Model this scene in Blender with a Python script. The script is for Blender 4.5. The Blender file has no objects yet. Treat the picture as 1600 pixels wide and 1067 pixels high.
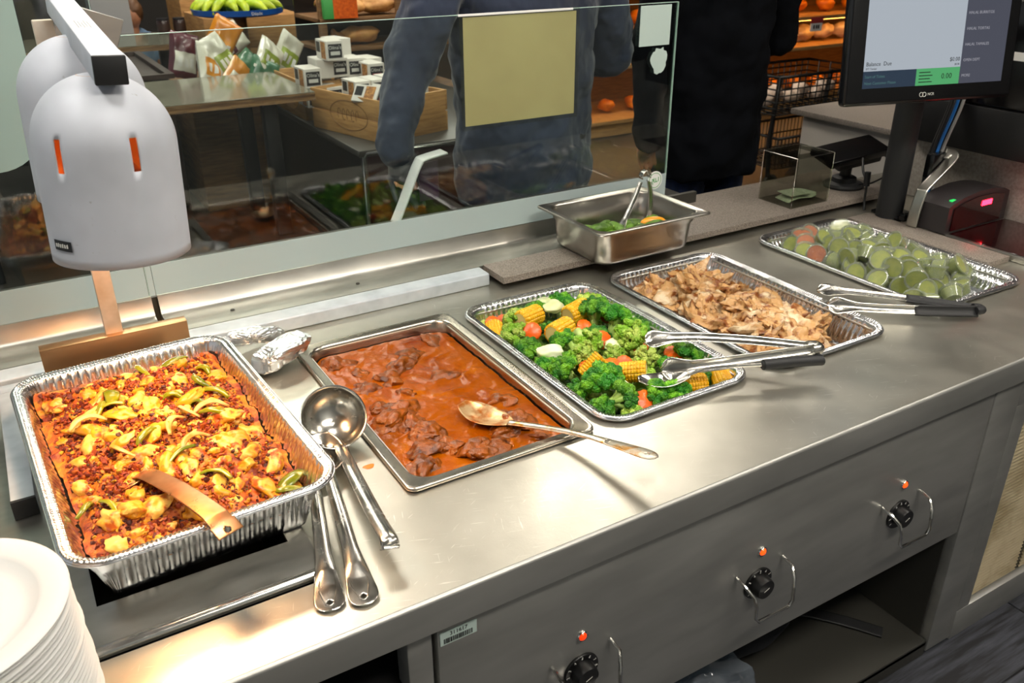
import bpy, bmesh, math, random
from mathutils import Vector, Matrix, noise
random.seed(7)
D = bpy.data
SC = bpy.context.scene
COL = SC.collection
PI = math.pi

# ------------------------------------------------------------------ camera, world, exposure
# the worktop surface is z = 0, the shop floor z = -0.74; x runs along the counter, y towards the customers
FLOOR = -0.74
cd = D.cameras.new('camera')
cam = D.objects.new('camera', cd)
COL.objects.link(cam)
SC.camera = cam
YAW, PITCH, ROLL = 0.5343, 0.4555, -0.0055
fw = Vector((math.sin(YAW)*math.cos(PITCH), math.cos(YAW)*math.cos(PITCH), -math.sin(PITCH)))
rt = Vector((math.cos(YAW), -math.sin(YAW), 0))
up = rt.cross(fw)
r2 = math.cos(ROLL)*rt + math.sin(ROLL)*up
u2 = -math.sin(ROLL)*rt + math.cos(ROLL)*up
cam.matrix_world = Matrix(((r2.x, u2.x, -fw.x, -0.1197), (r2.y, u2.y, -fw.y, -0.9542), (r2.z, u2.z, -fw.z, 0.7312), (0, 0, 0, 1)))
cd.sensor_width = 36.0
cd.lens = 1334.0/1600*36
cd.clip_start = 0.05
cd.dof.use_dof = True
cd.dof.focus_distance = 1.35
cd.dof.aperture_fstop = 11.0

wd = D.worlds.new('world')
SC.world = wd
wd.use_nodes = True
wd.node_tree.nodes['Background'].inputs[0].default_value = (0.94, 0.98, 1.0, 1)
wd.node_tree.nodes['Background'].inputs[1].default_value = 0.42
SC.view_settings.view_transform = 'Standard'
SC.view_settings.look = 'None'
SC.view_settings.gamma = 1.0
SC.view_settings.use_curve_mapping = False
SC.view_settings.exposure = 0.12

# ------------------------------------------------------------------ materials
def c(h, a=1.0):
    h = h.lstrip('#')
    o = []
    for i in (0, 2, 4):
        x = int(h[i:i+2], 16)/255
        o.append(x/12.92 if x <= 0.04045 else ((x+0.055)/1.055)**2.4)
    return (*o, a)

MATS = {}
def mat(name, col='#808080', rough=0.5, metal=0.0, col2=None, scale=20.0, detail=3.0, lo=0.35, hi=0.65, stretch=None,
        bump=0.0, bscale=60.0, bdist=0.002, bdetail=3.0, btype='noise', spec=0.5, alpha=1.0, emit=None, estr=0.0, coat=0.0,
        rvar=0.0, sss=0.0, attr=None, col3=None, scale3=6.0, lo3=0.5, hi3=0.65, rand=0.0, aniso=0.0, sheen=0.0, scratch=0.0):
    m = D.materials.new(name)
    MATS[name] = m
    m.use_nodes = True
    nt = m.node_tree
    N = nt.nodes
    L = nt.links
    b = N['Principled BSDF']
    base = c(col) if isinstance(col, str) else col
    b.inputs['Base Color'].default_value = base
    b.inputs['Roughness'].default_value = rough
    b.inputs['Metallic'].default_value = metal
    b.inputs['Specular IOR Level'].default_value = spec
    b.inputs['Alpha'].default_value = alpha
    b.inputs['Coat Weight'].default_value = coat
    b.inputs['Coat Roughness'].default_value = 0.08
    if sheen:
        b.inputs['Sheen Weight'].default_value = sheen
    if aniso:
        b.inputs['Anisotropic'].default_value = aniso
    if sss:
        b.inputs['Subsurface Weight'].default_value = sss
        b.inputs['Subsurface Radius'].default_value = (0.01, 0.005, 0.003)
        b.inputs['Subsurface Scale'].default_value = 0.6
    if emit:
        b.inputs['Emission Color'].default_value = c(emit)
        b.inputs['Emission Strength'].default_value = estr
    tc = N.new('ShaderNodeTexCoord')
    mp = N.new('ShaderNodeMapping')
    L.new(tc.outputs['Object'], mp.inputs[0])
    if stretch:
        mp.inputs['Scale'].default_value = stretch
    def nz(s, d, src=mp):
        n = N.new('ShaderNodeTexNoise')
        n.inputs['Scale'].default_value = s
        n.inputs['Detail'].default_value = d
        n.inputs['Roughness'].default_value = 0.6
        L.new(src.outputs[0], n.inputs['Vector'])
        return n
    def ramp(src, a, z):
        r = N.new('ShaderNodeMapRange')
        r.inputs[1].default_value = a
        r.inputs[2].default_value = z
        L.new(src, r.inputs[0])
        return r.outputs[0]
    def mix(f, A, B, typ='MIX'):
        x = N.new('ShaderNodeMix')
        x.data_type = 'RGBA'
        x.blend_type = typ
        if isinstance(f, float):
            x.inputs[0].default_value = f
        else:
            L.new(f, x.inputs[0])
        for v, i in ((A, 6), (B, 7)):
            if isinstance(v, tuple):
                x.inputs[i].default_value = v
            else:
                L.new(v, x.inputs[i])
        return x.outputs[2]
    out = base
    if attr:
        at = N.new('ShaderNodeAttribute')
        at.attribute_name = attr
        out = at.outputs['Color']
    if rand:
        # objects differ a little from one another
        oi = N.new('ShaderNodeObjectInfo')
        ad = N.new('ShaderNodeVectorMath')
        L.new(tc.outputs['Object'], ad.inputs[0])
        cx = N.new('ShaderNodeMath')
        cx.operation = 'MULTIPLY'
        cx.inputs[1].default_value = 37.0
        L.new(oi.outputs['Random'], cx.inputs[0])
        L.new(cx.outputs[0], ad.inputs[1])
        L.new(ad.outputs[0], mp.inputs[0])
    if col2:
        n = nz(scale, detail)
        out = mix(ramp(n.outputs[0], lo, hi), out, c(col2))
    if col3:
        n = nz(scale3, 4)
        out = mix(ramp(n.outputs[0], lo3, hi3), out, c(col3))
    if rand:
        f = N.new('ShaderNodeMath')
        f.operation = 'MULTIPLY_ADD'
        L.new(oi.outputs['Random'], f.inputs[0])
        f.inputs[1].default_value = rand
        f.inputs[2].default_value = 1.0-rand*0.5
        hs = N.new('ShaderNodeHueSaturation')
        L.new(f.outputs[0], hs.inputs['Value'])
        if isinstance(out, tuple):
            hs.inputs['Color'].default_value = out
        else:
            L.new(out, hs.inputs['Color'])
        out = hs.outputs[0]
    if not isinstance(out, tuple):
        L.new(out, b.inputs['Base Color'])
    if scratch:
        # fine straight scuffs in two directions
        tot = None
        for ang, sx, th in ((0.35, 0.05, 0.66), (-0.5, 0.07, 0.68), (1.9, 0.06, 0.69)):
            m2 = N.new('ShaderNodeMapping')
            m2.inputs['Rotation'].default_value = (0, 0, ang)
            L.new(tc.outputs['Object'], m2.inputs[0])
            m3 = N.new('ShaderNodeMapping')
            m3.inputs['Scale'].default_value = (sx, 1, 1)
            L.new(m2.outputs[0], m3.inputs[0])
            r = ramp(nz(330, 2, m3).outputs[0], th, th+0.05)
            if tot is None:
                tot = r
            else:
                mm = N.new('ShaderNodeMath')
                mm.operation = 'MAXIMUM'
                L.new(tot, mm.inputs[0])
                L.new(r, mm.inputs[1])
                tot = mm.outputs[0]
        msk = ramp(nz(3.0, 3).outputs[0], 0.40, 0.65)
        mm = N.new('ShaderNodeMath')
        mm.operation = 'MULTIPLY'
        L.new(tot, mm.inputs[0])
        L.new(msk, mm.inputs[1])
        m4 = N.new('ShaderNodeMath')
        m4.operation = 'MULTIPLY'
        L.new(mm.outputs[0], m4.inputs[0])
        m4.inputs[1].default_value = scratch
        out = mix(m4.outputs[0], out, c('#f4f2ea'))
        L.new(out, b.inputs['Base Color'])
    if rvar:
        n = nz(scale*1.7, 4)
        r = N.new('ShaderNodeMapRange')
        r.inputs[1].default_value = 0.3
        r.inputs[2].default_value = 0.7
        r.inputs[3].default_value = max(0.02, rough-rvar)
        r.inputs[4].default_value = rough+rvar
        L.new(n.outputs[0], r.inputs[0])
        L.new(r.outputs[0], b.inputs['Roughness'])
    if bump:
        if btype == 'voronoi':
            n = N.new('ShaderNodeTexVoronoi')
            n.inputs['Scale'].default_value = bscale
            L.new(mp.outputs[0], n.inputs['Vector'])
            h = n.outputs['Distance']
        else:
            h = nz(bscale, bdetail).outputs[0]
        bp = N.new('ShaderNodeBump')
        bp.inputs['Strength'].default_value = bump
        bp.inputs['Distance'].default_value = bdist
        L.new(h, bp.inputs['Height'])
        L.new(bp.outputs[0], b.inputs['Normal'])
    return m

def glassmat(name, tint='#eef6f2', f0=0.045, rough=0.0, haze=0.0, hazecol='#c8d4d0', cap=1.0):
    # thin sheet: clear transmission plus Schlick reflection
    m = D.materials.new(name)
    MATS[name] = m
    m.use_nodes = True
    nt = m.node_tree
    N = nt.nodes
    L = nt.links
    N.clear()
    o = N.new('ShaderNodeOutputMaterial')
    t = N.new('ShaderNodeBsdfTransparent')
    t.inputs[0].default_value = c(tint)
    g = N.new('ShaderNodeBsdfGlossy')
    g.inputs['Roughness'].default_value = rough
    ge = N.new('ShaderNodeNewGeometry')
    dt = N.new('ShaderNodeVectorMath')
    dt.operation = 'DOT_PRODUCT'
    L.new(ge.outputs['Incoming'], dt.inputs[0])
    L.new(ge.outputs['Normal'], dt.inputs[1])
    ab = N.new('ShaderNodeMath')
    ab.operation = 'ABSOLUTE'
    L.new(dt.outputs['Value'], ab.inputs[0])
    om = N.new('ShaderNodeMath')
    om.operation = 'SUBTRACT'
    om.inputs[0].default_value = 1.0
    L.new(ab.outputs[0], om.inputs[1])
    pw = N.new('ShaderNodeMath')
    pw.operation = 'POWER'
    L.new(om.outputs[0], pw.inputs[0])
    pw.inputs[1].default_value = 5.0
    ma = N.new('ShaderNodeMath')
    ma.operation = 'MULTIPLY_ADD'
    L.new(pw.outputs[0], ma.inputs[0])
    ma.inputs[1].default_value = cap-f0
    ma.inputs[2].default_value = f0
    mx = N.new('ShaderNodeMixShader')
    L.new(ma.outputs[0], mx.inputs[0])
    L.new(t.outputs[0], mx.inputs[1])
    L.new(g.outputs[0], mx.inputs[2])
    last = mx.outputs[0]
    if haze:
        d = N.new('ShaderNodeBsdfDiffuse')
        d.inputs[0].default_value = c(hazecol)
        tl = N.new('ShaderNodeBsdfTranslucent')
        tl.inputs[0].default_value = c(hazecol)
        m1 = N.new('ShaderNodeMixShader')
        m1.inputs[0].default_value = 0.4
        L.new(d.outputs[0], m1.inputs[1])
        L.new(tl.outputs[0], m1.inputs[2])
        m2 = N.new('ShaderNodeMixShader')
        m2.inputs[0].default_value = haze
        L.new(last, m2.inputs[1])
        L.new(m1.outputs[0], m2.inputs[2])
        last = m2.outputs[0]
    L.new(last, o.inputs[0])
    return m

mat('steel', '#c6c4bc', 0.36, 1.0, col2='#a9a79f', scale=9, stretch=(0.6, 1.6, 1), rvar=0.07, bump=0.10, bscale=130, bdist=0.0006)
mat('worktop_steel', '#cfccc0', 0.36, 0.92, col2='#bdbaae', scale=5, stretch=(1, 1, 1), rvar=0.06, bump=0.25, bscale=60, bdist=0.0010, bdetail=7, scratch=0.75)
mat('steel_front', '#b4b4b0', 0.46, 0.8, col2='#a0a09c', scale=6, stretch=(0.5, 1, 2.0), rvar=0.06, bump=0.05, bscale=160, bdist=0.0005)
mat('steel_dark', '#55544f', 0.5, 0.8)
mat('chrome', '#d8d7d2', 0.16, 1.0, rvar=0.05, scale=30)
mat('utensil', '#c9c7c0', 0.22, 1.0, rvar=0.08, scale=25)
mat('utensil_dirty', '#c9c2b2', 0.3, 1.0, col2='#b98a4a', scale=40, lo=0.5, hi=0.62)
mat('foil', '#dfe0e2', 0.23, 1.0, bump=0.30, bscale=45, bdist=0.003, bdetail=2)
mat('foil_crumple', '#e6e7ea', 0.30, 1.0, bump=0.35, bscale=30, bdist=0.004, bdetail=2)
mat('black', '#0e0e0f', 0.5)
mat('black_gloss', '#0b0b0d', 0.22)
mat('black_rubber', '#17181a', 0.6, bump=0.2, bscale=300, bdist=0.0005)
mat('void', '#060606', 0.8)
mat('granite', '#8d837a', 0.42, col2='#5f574f', scale=420, detail=2, lo=0.42, hi=0.60, col3='#b3a99e', scale3=330, lo3=0.58, hi3=0.66)
mat('galv', '#c4ccd2', 0.42, 0.25, col2='#aab3ba', scale=14)
mat('lamp_white', '#b9bdc6', 0.58, 0.10, col2='#a6aab2', scale=7, lo=0.45, hi=0.75, col3='#9b9b9c', scale3=60, lo3=0.69, hi3=0.75)
mat('copper', '#d2a070', 0.4, 0.5)
mat('bronze', '#c79a6e', 0.3, 0.9)
mat('bulb', '#fff0d8', 0.4, emit='#ffcb94', estr=50.0)
mat('bulb_back', '#b9a48c', 0.25, 0.8)
mat('plate_white', '#c9c9c6', 0.7, bump=0.05, bscale=200, bdist=0.0004)
glassmat('glass', '#f4faf7', 0.05)
glassmat('film', '#dfeeee', 0.03, 0.25, haze=0.85, hazecol='#ccd8d8')
glassmat('frost', '#cfe2de', 0.03, 0.3, haze=0.72, hazecol='#c3d4cf')
glassmat('acrylic', '#f2f3ee', 0.04)
glassmat('cup_plastic', '#e6ebe0', 0.08, 0.18, haze=0.15, hazecol='#eef0e4', cap=0.85)
glassmat('bag_plastic', '#c6d0da', 0.10, 0.1, haze=0.30, hazecol='#aab4bf')
mat('green_edge', '#b4cdc3', 0.25, emit=None)
mat('paper', '#cfc99a', 0.75, col2='#c5bd90', scale=5)
mat('sticker', '#b5c7c2', 0.5)
mat('white', '#e8e8e6', 0.5)
mat('green_ink', '#3f9a4c', 0.5)

# ------------------------------------------------------------------ mesh helpers
class MB:
    def __init__(s):
        s.v = []
        s.f = []
        s.m = []
        s.mi = 0
        s.col = None
    def add(s, vs, fs):
        o = len(s.v)
        s.v += [tuple(v) for v in vs]
        s.f += [[i+o for i in f] for f in fs]
        s.m += [s.mi]*len(fs)
        return s
    def box(s, x0, x1, y0, y1, z0, z1):
        return s.add([(x, y, z) for z in (z0, z1) for y in (y0, y1) for x in (x0, x1)],
                     [(0, 2, 3, 1), (4, 5, 7, 6), (0, 1, 5, 4), (2, 6, 7, 3), (0, 4, 6, 2), (1, 3, 7, 5)])
    def rbox(s, x0, x1, y0, y1, z0, z1, r=0.003, seg=2, M=None):
        bm = bmesh.new()
        bmesh.ops.create_cube(bm, size=1.0)
        for v in bm.verts:
            v.co = Vector(((x0+x1)/2+v.co.x*(x1-x0), (y0+y1)/2+v.co.y*(y1-y0), (z0+z1)/2+v.co.z*(z1-z0)))
        bmesh.ops.bevel(bm, geom=list(bm.edges), offset=r, segments=seg, profile=0.5, affect='EDGES')
        bm.verts.index_update()
        vs = [(M @ v.co if M else v.co.copy()) for v in bm.verts]
        fs = [[v.index for v in f.verts] for f in bm.faces]
        bm.free()
        return s.add(vs, fs)
    def rings(s, R, closed=True, cap0=False, cap1=False):
        n = len(R[0])
        vs = [p for r in R for p in r]
        fs = []
        for i in range(len(R)-1):
            for j in range(n if closed else n-1):
                k = (j+1) % n
                fs.append((i*n+j, i*n+k, (i+1)*n+k, (i+1)*n+j))
        if cap0:
            fs.append(tuple(reversed(range(n))))
        if cap1:
            fs.append(tuple(range((len(R)-1)*n, len(R)*n)))
        return s.add(vs, fs)
    def tube(s, pts, r, n=8, caps=True):
        pts = [Vector(p) for p in pts]
        rs = r if isinstance(r, (list, tuple)) else [r]*len(pts)
        R = []
        nrm = None
        for i, p in enumerate(pts):
            t = (pts[min(i+1, len(pts)-1)]-pts[max(i-1, 0)]).normalized()
            if nrm is None:
                a = Vector((0, 0, 1)) if abs(t.z) < 0.9 else Vector((1, 0, 0))
                nrm = t.cross(a).normalized()
            else:
                nrm = (nrm-t*nrm.dot(t)).normalized()
            bn = t.cross(nrm)
            R.append([p+(nrm*math.cos(2*PI*k/n)+bn*math.sin(2*PI*k/n))*rs[i] for k in range(n)])
        return s.rings(R, True, caps, caps)
    def lathe(s, prof, n=32, o=(0, 0, 0), cap0=False, cap1=False, M=None):
        R = []
        for r, z in prof:
            ring = [Vector((r*math.cos(2*PI*k/n), r*math.sin(2*PI*k/n), z)) for k in range(n)]
            R.append([(M @ p if M else p)+Vector(o) for p in ring])
        return s.rings(R, True, cap0, cap1)
    def grid(s, fn, nu, nv, cu=False):
        vs = [fn(i/(nu if cu else nu-1), j/(nv-1)) for j in range(nv) for i in range(nu)]
        fs = []
        for j in range(nv-1):
            for i in range(nu if cu else nu-1):
                k = (i+1) % nu
                fs.append((j*nu+i, j*nu+k, (j+1)*nu+k, (j+1)*nu+i))
        return s.add(vs, fs)
    def prism(s, poly, z0, z1, M=None):
        n = len(poly)
        vs = [Vector((x, y, z)) for z in (z0, z1) for x, y in poly]
        if M:
            vs = [M @ v for v in vs]
        return s.add(vs, [tuple(reversed(range(n))), tuple(range(n, 2*n))]+[(i, (i+1) % n, n+(i+1) % n, n+i) for i in range(n)])
    def ball(s, o, r, nu=10, nv=7, nzs=0.0, fr=1.0, sq=(1, 1, 1), seed=0.0):
        o = Vector(o)
        def fn(u, v):
            th = 2*PI*u
            ph = PI*v
            d = Vector((math.sin(ph)*math.cos(th), math.sin(ph)*math.sin(th), -math.cos(ph)))
            k = 1.0
            if nzs:
                k += nzs*noise.noise(d*fr+Vector((seed, seed*1.3, 0)))
            return o+Vector((d.x*r*sq[0]*k, d.y*r*sq[1]*k, d.z*r*sq[2]*k))
        return s.grid(fn, nu, nv, True)
    def xf(s, M):
        s.v = [tuple(M @ Vector(p)) for p in s.v]
        return s

def worldof(o):
    if o is None:
        return Matrix.Identity(4)
    if o.parent is None:
        return o.matrix_basis.copy()
    return worldof(o.parent) @ o.matrix_parent_inverse @ o.matrix_basis

def put(o, parent):
    if parent is not None:
        o.parent = parent
        o.matrix_parent_inverse = worldof(parent).inverted()
    return o

def mesh(name, mb, m, angle=40, cols=None):
    me = D.meshes.new(name)
    me.from_pydata(mb.v, [], mb.f)
    ms = m if isinstance(m, (list, tuple)) else [m]
    for x in ms:
        me.materials.append(MATS[x])
    if len(ms) > 1:
        me.polygons.foreach_set('material_index', mb.m)
    if angle:
        me.polygons.foreach_set('use_smooth', [True]*len(me.polygons))
        if angle < 180:
            me.set_sharp_from_angle(angle=math.radians(angle))
    if cols:
        a = me.color_attributes.new('Col', 'FLOAT_COLOR', 'POINT')
        a.data.foreach_set('color', [x for q in cols for x in q])
    me.update()
    return me

def mk(name, mb, m, parent=None, angle=40, solid=0.0, cols=None, sub=0):
    o = D.objects.new(name, mesh(name, mb, m, angle, cols))
    COL.objects.link(o)
    put(o, parent)
    if solid:
        md = o.modifiers.new('thickness', 'SOLIDIFY')
        md.thickness = solid
        md.offset = 0
    if sub:
        md = o.modifiers.new('smooth', 'SUBSURF')
        md.levels = sub
        md.render_levels = sub
    return o

def tag(o, label, cat, group=None, kind=None):
    o['label'] = label
    o['category'] = cat
    if group:
        o['group'] = group
    if kind:
        o['kind'] = kind
    return o

def thing(name, label, cat, loc=(0, 0, 0), group=None):
    o = D.objects.new(name, None)
    o.empty_display_size = 0.02
    COL.objects.link(o)
    o.location = loc
    return tag(o, label, cat, group)

def struct(o):
    o['kind'] = 'structure'
    return o

def place(o, loc, rot=(0, 0, 0), sc=1.0):
    o.location = loc
    o.rotation_euler = rot
    o.scale = (sc, sc, sc) if isinstance(sc, (int, float)) else sc
    return o

def kids(o):
    return [x for x in D.objects if x.parent == o]

def dup(root):
    r = root.copy()
    COL.objects.link(r)
    for ch in KIDS.get(root.name) or KIDS.setdefault(root.name, [(k, kids(k)) for k in kids(root)]):
        k, subs = ch
        q = k.copy()
        COL.objects.link(q)
        q.parent = r
        for g in subs:
            h = g.copy()
            COL.objects.link(h)
            h.parent = q
    return r
KIDS = {}

def text(name, body, size, m, parent, M, depth=0.0002, align='CENTER'):
    cu = D.curves.new(name, 'FONT')
    cu.body = body
    cu.size = size
    cu.align_x = align
    cu.align_y = 'CENTER'
    cu.extrude = depth
    cu.resolution_u = 2
    t = D.objects.new(name, cu)
    COL.objects.link(t)
    dg = bpy.context.evaluated_depsgraph_get()
    me = D.meshes.new_from_object(t.evaluated_get(dg))
    D.objects.remove(t)
    D.curves.remove(cu)
    me.name = name
    me.transform(M)
    me.materials.clear()
    me.materials.append(MATS[m])
    o = D.objects.new(name, me)
    COL.objects.link(o)
    return put(o, parent)

def frame(o, x, y):
    # matrix whose local x and y axes lie along x and y, origin o
    x = Vector(x).normalized()
    y = Vector(y)
    y = (y-x*y.dot(x)).normalized()
    z = x.cross(y)
    return Matrix(((x.x, y.x, z.x, o[0]), (x.y, y.y, z.y, o[1]), (x.z, y.z, z.z, o[2]), (0, 0, 0, 1)))

def look(d, roll=0.0):
    # rotation that turns +z to direction d
    return Vector(d).to_track_quat('Z', 'Y').to_matrix().to_4x4() @ Matrix.Rotation(roll, 4, 'Z')

def lerp(a, b, t):
    return a+(b-a)*t

def smooth_path(pts, n=8):
    # Catmull-Rom through the points
    P = [Vector(p) for p in pts]
    P = [P[0]*2-P[1]]+P+[P[-1]*2-P[-2]]
    out = []
    for i in range(1, len(P)-2):
        for k in range(n):
            t = k/n
            a, b, d, e = P[i-1], P[i], P[i+1], P[i+2]
            out.append(0.5*((2*b)+(d-a)*t+(2*a-5*b+4*d-e)*t*t+(3*b-a-3*d+e)*t**3))
    out.append(P[-2])
    return out

def rr(W, L, r, nc, nx, ny):
    # rounded rectangle outline centred on 0: points, normals, corner flag, running length
    out = []
    run = 0.0
    hx, hy = W/2-r, L/2-r
    for k, (cx, cy, a0, ns, dx, dy) in enumerate(((hx, hy, 0, nx, -1, 0), (-hx, hy, PI/2, ny, 0, -1), (-hx, -hy, PI, nx, 1, 0), (hx, -hy, 1.5*PI, ny, 0, 1))):
        for i in range(nc):
            a = a0+PI/2*i/nc
            out.append((cx+r*math.cos(a), cy+r*math.sin(a), math.cos(a), math.sin(a), 1.0))
        ln = 2*hx if dx else 2*hy
        a = a0+PI/2
        for i in range(ns):
            t = ln*i/ns
            out.append((cx+r*math.cos(a)+dx*t, cy+r*math.sin(a)+dy*t, math.cos(a), math.sin(a), 0.0))
    return out

def strip(mb, path, width, sag, upv=(0, 0, 1), n=9, edge=None):
    # band along a path; width(t), sag(t) give its half width and how deep its middle dips
    P = [Vector(p) for p in path]
    m = len(P)
    rows = []
    for i, p in enumerate(P):
        t = i/(m-1)
        d = (P[min(i+1, m-1)]-P[max(i-1, 0)]).normalized()
        upn = Vector(upv)
        side = d.cross(upn).normalized()
        nrm = side.cross(d).normalized()
        w = width(t)
        g = sag(t)
        row = []
        for k in range(n):
            q = 2*k/(n-1)-1
            e = edge(t, q) if edge else 0.0
            row.append(p+side*(q*w)-nrm*(g*(1-q*q))+d*e)
        rows.append(row)
    mb.rings(rows, False)
    return mb

def ordinal(n):
    W = ['', 'first', 'second', 'third', 'fourth', 'fifth', 'sixth', 'seventh', 'eighth', 'ninth', 'tenth', 'eleventh', 'twelfth', 'thirteenth',
         'fourteenth', 'fifteenth', 'sixteenth', 'seventeenth', 'eighteenth', 'nineteenth', 'twentieth']
    if n <= 20:
        return W[n]
    T = {2: 'twenty', 3: 'thirty', 4: 'forty'}
    return T[n//10]+('-'+W[n % 10] if n % 10 else 'th') if n % 10 else {20: 'twentieth', 30: 'thirtieth', 40: 'fortieth'}[n]

def label_pile(items, desc, cat, group, where, cuts):
    # names each piece by the third of the tray it lies in and its turn counted from the far end
    cols = [[], [], []]
    for o, x, y in items:
        cols[0 if x < cuts[0] else 1 if x < cuts[1] else 2].append((o, y))
    for nm, lst in zip(('left', 'middle', 'right'), cols):
        lst.sort(key=lambda q: -q[1])
        for i, (o, y) in enumerate(lst):
            w = 'farthest' if i == 0 else ordinal(i+1)+' from far end'
            tag(o, '%s, %s, %s of %s' % (desc, w, nm, where), cat, group)
# ------------------------------------------------------------------ room shell and its ceiling lights
mat('ceiling_grey', '#8a8882', 0.9)
mat('wall_cream', '#9a9c9c', 0.8)
mat('wall_dark', '#2a2723', 0.7)
mat('wall_grey', '#7d8080', 0.8)
mat('plank', '#17181c', 0.5, col2='#4a4d57', scale=5.0, detail=8, lo=0.42, hi=0.72, stretch=(0.9, 11, 1), bump=0.2, bscale=30, bdist=0.001)
mat('tile_floor', '#2c2925', 0.55, col2='#211f1c', scale=3)
mat('tube_light', '#ffffff', 0.5, emit='#fffaf0', estr=44.0)
mat('tube_soft', '#ffffff', 0.5, emit='#fff6e8', estr=34.0)
mat('light_case', '#b8b8b6', 0.5)

fl = struct(mk('floor', MB().box(-4, 9, -2.4, 10, FLOOR-0.05, FLOOR-0.004), 'tile_floor'))
fl['label'] = 'dark shop floor'
pm = None
for i in range(7):
    for j in range(5):
        o = mk('plank', MB().rbox(0, 0.898, 0, 0.148, -0.004, 0.0, 0.0015, 1), 'plank', fl) if pm is None else pm.copy()
        if pm is None:
            pm = o
        else:
            COL.objects.link(o)
        o.location = (0.3+0.9*(j)+0.31*(i % 3)-0.4, -1.25+i*0.15, FLOOR)
cl = struct(mk('ceiling', MB().box(-4, 9, -2.4, 10, 2.5, 2.55), 'ceiling_grey'))
struct(mk('wall_back', MB().box(-4, 9, 9.95, 10, FLOOR, 2.5), 'wall_dark'))
struct(mk('wall_right', MB().box(8.95, 9, -2.4, 9.95, FLOOR, 2.5), 'wall_dark'))
struct(mk('wall_server', MB().box(-4, 9, -2.45, -2.4, FLOOR, 2.5), 'wall_grey'))

def ceiling_light(x, y, wx, wy, m, label):
    t = thing('ceiling_light', label, 'ceiling light', (x, y, 2.2), 'ceiling lights')
    mk('housing', MB().rbox(x-wx/2-0.02, x+wx/2+0.02, y-wy/2-0.02, y+wy/2+0.02, 2.2, 2.26, 0.006), 'light_case', t)
    mk('diffuser', MB().box(x-wx/2, x+wx/2, y-wy/2, y+wy/2, 2.185, 2.1995), m, t)
    mk('rod', MB().tube([(x, y, 2.26), (x, y, 2.5)], 0.008), 'light_case', t)
ceiling_light(0.62, 0.0, 0.42, 0.30, 'tube_light', 'square ceiling light hanging straight above the serving counter')
ceiling_light(-0.75, 0.1, 0.26, 0.7, 'tube_light', 'long ceiling light above the plate stack end of counter')
ceiling_light(1.0, -1.6, 1.5, 0.4, 'tube_soft', 'long ceiling light in the aisle behind the servers')
ceiling_light(2.6, -0.4, 0.25, 0.9, 'tube_soft', 'ceiling light above the till end of the counter')
for k, (x, y) in enumerate(((0.3, 2.4), (2.6, 2.6), (0.9, 4.6), (3.4, 4.8), (1.2, 7.0), (4.4, 6.8))):
    ceiling_light(x, y, 1.2, 0.3, 'tube_soft', 'long shop ceiling light, number %s in the customer aisles' % ('one', 'two', 'three', 'four', 'five', 'six')[k])

# ------------------------------------------------------------------ the counter
PANS = dict(curry=(0.262, -0.022, 0.325, 0.53), veg=(0.609, -0.027, 0.325, 0.527), chicken=(0.977, -0.030, 0.325, 0.527), cups=(1.457, -0.015, 0.325, 0.527))
def sheet(xs, ys, holes, z0, z1):
    # flat sheet with rectangular openings
    mb = MB()
    def inside(x, y):
        return any(a < x < b and d < y < e for a, b, d, e in holes)
    xs = sorted(set(xs+[q for h in holes for q in h[:2]]))
    ys = sorted(set(ys+[q for h in holes for q in h[2:]]))
    nx, ny = len(xs), len(ys)
    vs = [(x, y, z) for z in (z1, z0) for y in ys for x in xs]
    fs = []
    solid = [[not inside((xs[i]+xs[i+1])/2, (ys[j]+ys[j+1])/2) for i in range(nx-1)] for j in range(ny-1)]
    q = nx*ny
    for j in range(ny-1):
        for i in range(nx-1):
            if not solid[j][i]:
                continue
            a, b, d, e = j*nx+i, j*nx+i+1, (j+1)*nx+i+1, (j+1)*nx+i
            fs += [(a, b, d, e), (q+e, q+d, q+b, q+a)]
            for (p, r, jj, ii) in ((a, b, j-1, i), (b, d, j, i+1), (d, e, j+1, i), (e, a, j, i-1)):
                if jj < 0 or ii < 0 or jj >= ny-1 or ii >= nx-1 or not solid[jj][ii]:
                    fs.append((r, p, q+p, q+r))
    return mb.add(vs, fs)

wt = thing('steel_worktop', 'brushed stainless steel worktop carrying all the food trays', 'worktop', (0.7, 0.2, 0))
holes = [(x+0.022, x+w-0.022, y+0.022, y+l-0.022) for x, y, w, l in PANS.values()]+[(-0.152, 0.08, -0.036, 0.45), (-0.9, 0.105, -0.126, -0.119)]
mk('top_sheet', sheet([-0.9, 2.35], [-0.223, 0.775], holes, -0.003, 0.0), 'worktop_steel', wt, 20)
prof = [(-0.2235, 0.0), (-0.2262, -0.0006), (-0.2282, -0.0022), (-0.229, -0.005), (-0.229, -0.052), (-0.222, -0.0525), (-0.222, -0.004), (-0.2235, -0.003)]
mk('front_lip', MB().rings([[(x, y, z) for y, z in prof] for x in (-0.9, 2.35)], True, True, True), 'steel_front', wt)
for k, (a, b, d, e) in enumerate(holes):
    w = MB()
    dp = -0.14 if k < 5 else -0.01
    w.box(a-0.004, b+0.004, d-0.002, e+0.002, dp-0.004, dp)
    w.box(a-0.006, a-0.004+0.0005, d-0.002, e+0.002, dp, -0.0035)
    w.box(b+0.0035, b+0.006, d-0.002, e+0.002, dp, -0.0035)
    w.box(a-0.004, b+0.004, d-0.006, d-0.0035, dp, -0.0035)
    w.box(a-0.004, b+0.004, e+0.0035, e+0.006, dp, -0.0035)
    mk('heating_well' if k < 5 else 'shadow_gap', w, 'void' if k >= 4 else 'steel_dark', wt)  # seam before the cover sheet: trough coloured black for a shadow line
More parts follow.
